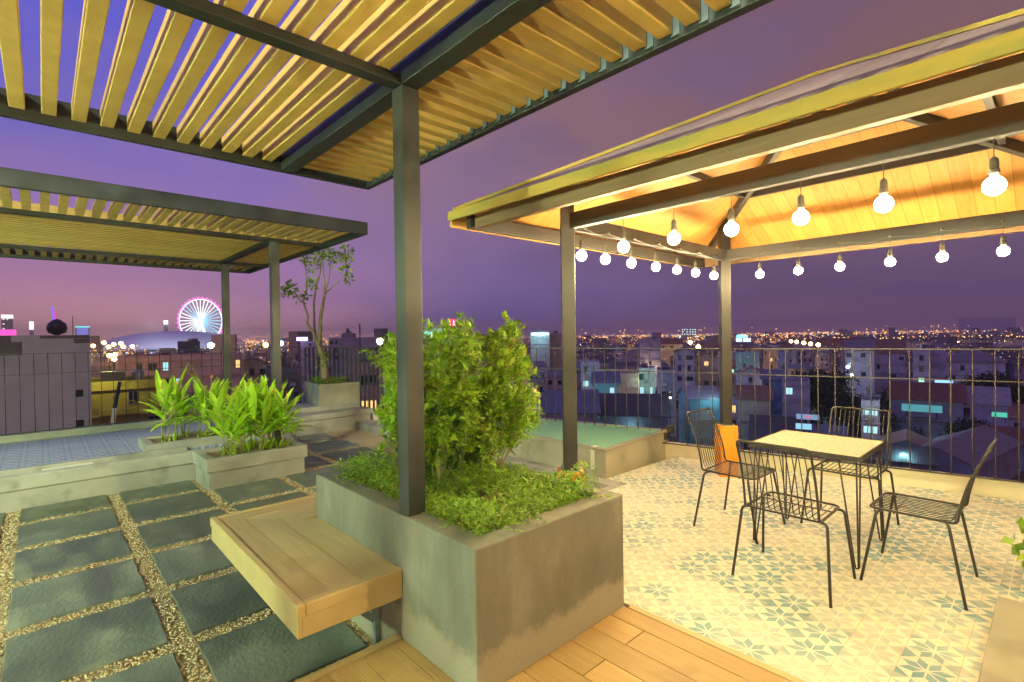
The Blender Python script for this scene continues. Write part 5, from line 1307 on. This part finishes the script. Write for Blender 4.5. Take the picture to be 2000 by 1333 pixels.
fill_at(300, 640, 520, (.75, .75, 1), 90000, 2); fill_at(420, 655, 520, (.35, .7, 1), 90000, 2)  # two added lights brighten the arena roof, no lamps stand there
for k_ in range(3): fill_at(175+30*k_, 690, 260, WA, 26000, 2)
def tower(px0, px1, y0, d, wallc, wins, label, cap=None, lk='far_windows'):
    c = at((px0+px1)/2, 660, d); w = (px1-px0)/F*d/2; h = at((px0+px1)/2, y0, d).z-GZ
    t = thing('tower', (c.x, c.y, GZ), label, 'tower', None, math.atan2(c.y, c.x)-PI/2)
    b = MB(); b.box(-w, w, 0, w*1.2, 0, h); b.build('wall', wallc, t)
    if wins:
        b = MB(); r = random.Random(px0); nx = max(2, int(w*2/4)); nz_ = int(h/4)
        for i in range(nx):
            for j in range(nz_//3, nz_):
                if r.random() < wins: b.box(-w+w*2*(i+.3)/nx, -w+w*2*(i+.75)/nx, -.3, -.02, h*(j+.3)/nz_, h*(j+.75)/nz_)
        if b.v: b.build('window_lights', glow(lk, (.7, .95, 1), 1.4), t)['kind'] = 'stuff'
    if cap: b = MB(); b.box(-w*1.05, w*1.05, -1, w, h+.01, h+cap[1]); b.build('lit_crown', glow(cap[2], cap[0], cap[3]), t)
tower(1331, 1344, 642, 950, WM['grey'], .75, 'left of two apartment towers full of white lit windows on the skyline')
tower(1346, 1360, 642, 950, WM['grey'], .75, 'right of two apartment towers full of white lit windows on the skyline')
FARW = mat('far_wall', (.62, .46, .48), rough=.9)
tower(1880, 1926, 621, 1700, FARW, 0, 'left of two huge dim tower slabs on the skyline at the right')
tower(1933, 1976, 621, 1800, FARW, 0, 'right of two huge dim tower slabs on the skyline at the right')
tower(7, 23, 622, 900, WM['beige'], .12, 'tall tower with a glowing white crown at the left edge', ((1, .85, .8), 6, 'crown_white', 2.5))
tower(0, 26, 657, 700, WM['grey'], 0, 'low hall with a glowing magenta top at the left edge', ((1, .08, .5), 9, 'crown_magenta', 1.6))
tower(151, 172, 640, 900, WM['pale blue'], 0, 'tower glowing blue with a turquoise crown right of the tall lilac tower', ((.15, .8, .8), 2, 'crown_turquoise', 1.6))
p = at(161, 652, 898); panel('blue_facade', 153, 170, 641, 664, 897, glow('facade_blue', (.22, .25, .85), .8), 'blue lit facade of the distant tower', 'sign', 1)
tower(59, 65, 644, 900, WM['white'], 0, 'slim white lit tower behind the tall lilac tower', ((1, 1, .9), 14, 'crown_pale', 2))
tower(321, 328, 634, 1500, WM['grey'], .3, 'slim tower with a white lit tip left of the ferris wheel', ((.8, .95, 1), 12, 'crown_tip', 2.5))
t = thing('lit_sail', at(110, 645, 900), 'leaning blue and magenta lit sail of a distant bridge tower, above the roof tank', 'tower')
for s, m_, nme in ((0, glow('sail_blue', (.25, .15, 1), 1.3), 'blue_edge'), (1, glow('sail_magenta', (1, .06, .5), 1.0), 'magenta_edge')):
    b = MB(); p0 = at(112+4*s, 655, 900); p1 = at(101+5*s, 599+7*s, 900); b.tube([p0-Vector(t.location), p1-Vector(t.location)], [3.6-.6*s, 1.3-.4*s], 5); b.build(nme, m_, t)
p = at(703, 655, 208); t = thing('mast', (p.x, p.y, GZ), 'slender antenna mast on the wide lilac apartment block', 'mast')
b = MB(); z1 = at(703, 632, 208).z-GZ; b.tube([(0, 0, 18), (0, 0, z1)], .22, 5)
for k in range(4): b.box(-.5, .5, -.1, .1, z1-1-k*1.1, z1-.8-k*1.1)
b.build('pole', BLACKM, t)
# parked van and leaning pole in the lane at the left
p = at(214, 815, 50); t = thing('parked_van', (p.x, p.y, GZ+3.4), 'grey white van parked before the olive house, half hidden by fence rods', 'van', None, YAW-PI/2+.25)
b = MB(); b.add([(-2.2, -.9, .35), (2.2, -.9, .35), (2.2, .9, .35), (-2.2, .9, .35), (-2.2, -.9, 1.3), (2.2, -.9, 1.2), (2.2, .9, 1.2), (-2.2, .9, 1.3), (-1.9, -.8, 2.0), (1.4, -.8, 2.0), (1.4, .8, 2.0), (-1.9, .8, 2.0)],
                [(0, 3, 2, 1), (0, 1, 5, 4), (1, 2, 6, 5), (2, 3, 7, 6), (3, 0, 4, 7), (4, 5, 9, 8), (5, 6, 10, 9), (6, 7, 11, 10), (7, 4, 8, 11), (8, 9, 10, 11)])
b.build('body', mat('van_paint', (.4, .38, .42), rough=.3), t, bevel=.08)
for x in (-1.4, 1.4):
    for y in (-.85, .85): b = MB(); b.tube([(x, y-.1, .36), (x, y+.1, .36)], .36, 14); b.build('wheel', BLACKM, t)
b = MB(); b.box(-1.6, 1.1, -.885, -.84, 1.38, 1.82); b.build('side_window', DARKP, t)
b = MB(); b.box(-15, 12, -6, 9, -3.3, -.02); o = b.build('raised_lane', MATS['city_ground']); o.location = (p.x, p.y, GZ+3.4); o.rotation_euler.z = YAW-PI/2; struct(o, 'raised lane in front of the olive house')
t = thing('leaning_pole', at(219, 836, 14), 'leaning pole, dark above and white below, beyond the left fence', 'pole')
q0, q1, q2 = at(219, 842, 14), at(224, 797, 14), at(234, 746, 14); o_ = Vector(t.location)
b = MB(); b.tube([Vector((q0.x, q0.y, -6))-o_+Vector((0, 0, 0)), q0-o_, q1-o_], .055, 8); b.build('white_base', WHITEP, t); b = MB(); b.tube([q1-o_, q2-o_], [.05, .04], 8); b.build('dark_shaft', mat('pole_blue', (.02, .03, .06)), t)

rl_ = random.Random(90)
for k in range(16):  # added orange fill, makes glow patches on the distant roofs
    px = rl_.choice([480, 560, 620, 700, 900, 980, 1060, 1150, 1180, 1240, 1300, 1380, 1450, 1500, 1540, 1640])+rl_.uniform(-20, 20); d = rl_.uniform(330, 900)
    fill_at(px, 655+14/d*F, d, (1, .5, .16), 30*d, 1.5)
for k in range(26):  # added fill in mixed tints, lifts the dark houses beyond the right fence
    px = rl_.uniform(1120, 1980); d = rl_.uniform(75, 260); fill_at(px, 655+(14.5+rl_.uniform(-3, 2))/d*F, d, rl_.choice([WA, (1, .8, .6), (.8, .85, 1), CY, (.75, .7, 1)]), 260+d*1.5, .3)
for k in range(5): fill_at(1600+k*90, 658, 960, (1, .6, .2), 24000, 2)
# distant roofscape and the carpet of lights, too many to count
r = random.Random(31); b = MB()
for k in range(2600):
    d = 330+1500*r.random()**1.4; px = r.uniform(-80, 2080)
    if px > 1540 and 360 < d < 930: continue
    c = at(px, 660, d); w = r.uniform(4, 9)*(1+d/1100); h = r.uniform(5, 13)*(1+(r.random() < .05)*1.2); a = r.uniform(0, 1.5)
    b.obox((c.x, c.y, GZ+h/2), (math.cos(a), math.sin(a), 0), (-math.sin(a), math.cos(a), 0), (0, 0, 1), w/2, w/2*r.uniform(.7, 1.4), h/2)
tag(b.build('distant_roofscape', mat('far_city_walls', (.3, .25, .27), isl_cols=[(.10, .09, .11), (.26, .23, .26), (.34, .28, .25), (.16, .13, .15)], rough=.9)), 'mass of small far houses towards the skyline', 'distant city', kind='stuff')
LM = [glow('far_orange', (1, .42, .09), 2.6), glow('far_amber', (1, .62, .2), 2.4), glow('far_white', (.85, .95, 1), 2.2), glow('far_red', (1, .12, .08), 1.6), glow('far_cyan', (.3, .85, .9), 1.4), glow('far_dim', (.75, .33, .12), .8)]
b = MB(); octv = [Vector(v) for v in ((1, 0, 0), (0, 1, 0), (-1, 0, 0), (0, -1, 0), (0, 0, 1), (0, 0, -1))]; octf = [(0, 1, 4), (1, 2, 4), (2, 3, 4), (3, 0, 4), (1, 0, 5), (2, 1, 5), (3, 2, 5), (0, 3, 5)]
def dot(px, d, z, s, mi):
    c = at(px, 660, d); b.mi = mi; b.add([(c.x+v.x*s, c.y+v.y*s, z+v.z*s) for v in octv], octf)
def dens(px):
    v = .5
    for c0, w, a in ((200, 60, 3.), (470, 60, 2.6), (600, 60, 1.6), (860, 60, 1.2), (960, 60, 1.5), (1170, 50, 1.6), (1240, 40, 1.2), (1350, 60, 1.5), (1560, 90, 1.3), (1780, 120, 1.0)): v += a*math.exp(-((px-c0)/w)**2)
    return v
for k in range(13000):
    px = r.uniform(-40, 2040)
    if r.random()*3 > dens(px): continue
    u = r.random(); d = 420+1900*u**1.2
    if px > 1540 and d < 930: continue
    z = GZ+r.uniform(7, 19)+(r.random() < .05)*r.uniform(5, 18)*(d/1200)
    mi = r.choices([0, 1, 2, 3, 4, 5], [38, 18, 7, 3, 3, 31])[0]; s = d*r.choice([.0005, .0006, .0007, .0009, .0013])*(1.5 if r.random() < .06 else 1)
    dot(px, d, z, s, mi)
for k in range(1700):      # near the houses
    px = r.uniform(470, 2040); d = r.uniform(150, 400); dot(px, d, GZ+r.uniform(2, 15), d*r.uniform(.0003, .0007), r.choices([0, 1, 2, 4, 5], [30, 14, 12, 6, 34])[0])
for k in range(330):
    px = r.choice([r.uniform(156, 260), r.uniform(225, 470), r.uniform(440, 640)]); d = r.uniform(290, 520); dot(px, d, GZ+r.uniform(5, 16), d*r.uniform(.0006, .0014), r.choices([0, 1, 2, 5], [50, 25, 6, 20])[0])
for k in range(150):      # low hillside lights at the left horizon
    px = r.uniform(430, 740); dot(px, 2300, GZ+20+r.random()**2*60, 1.6, r.choices([0, 1, 2, 3], [5, 4, 2, 1])[0])
for k in range(60):
    px = 1560+k*7.6+r.uniform(-4, 4); dot(px, 935, GZ+7+r.uniform(-1, 3), r.uniform(.9, 1.7), r.choice([0, 1, 1]))
tag(b.build('city_lights', LM[0], mats=LM), 'countless small orange and white lights of the far city', 'lights', kind='stuff')
# light streaks on the river are real reflections of these lamps; dark wooded bank
b = MB(); r = random.Random(2)
for k in range(2600):
    px = r.uniform(1540, 2060); d = r.uniform(905, 980); c = at(px, 660, d); p = Vector((c.x, c.y, GZ+r.random()**1.3*(7+5*math.sin(px*.03)**2))); l = r.uniform(1.5, 3.5); b.leaf(p, rdir(r), rdir(r), l, l*.8)
tag(b.build('river_bank_trees', CT), 'dark line of trees along the far river bank', 'trees', kind='stuff')
# ------------------------------------------------------------------ night haze over the city
b = MB(); b.box(-3600, 6100, -1600, 6100, -21, 125)
hz = bpy.data.materials.new('haze'); hz.use_nodes = True; hz.node_tree.nodes.clear()
pv = hz.node_tree.nodes.new('ShaderNodeVolumePrincipled'); pv.inputs['Color'].default_value = (.95, .9, .95, 1); pv.inputs['Density'].default_value = .00028
ho = hz.node_tree.nodes.new('ShaderNodeOutputMaterial'); hz.node_tree.links.new(pv.outputs[0], ho.inputs['Volume'])
tag(b.build('haze', hz), 'thin night haze over the city', 'haze', kind='stuff')
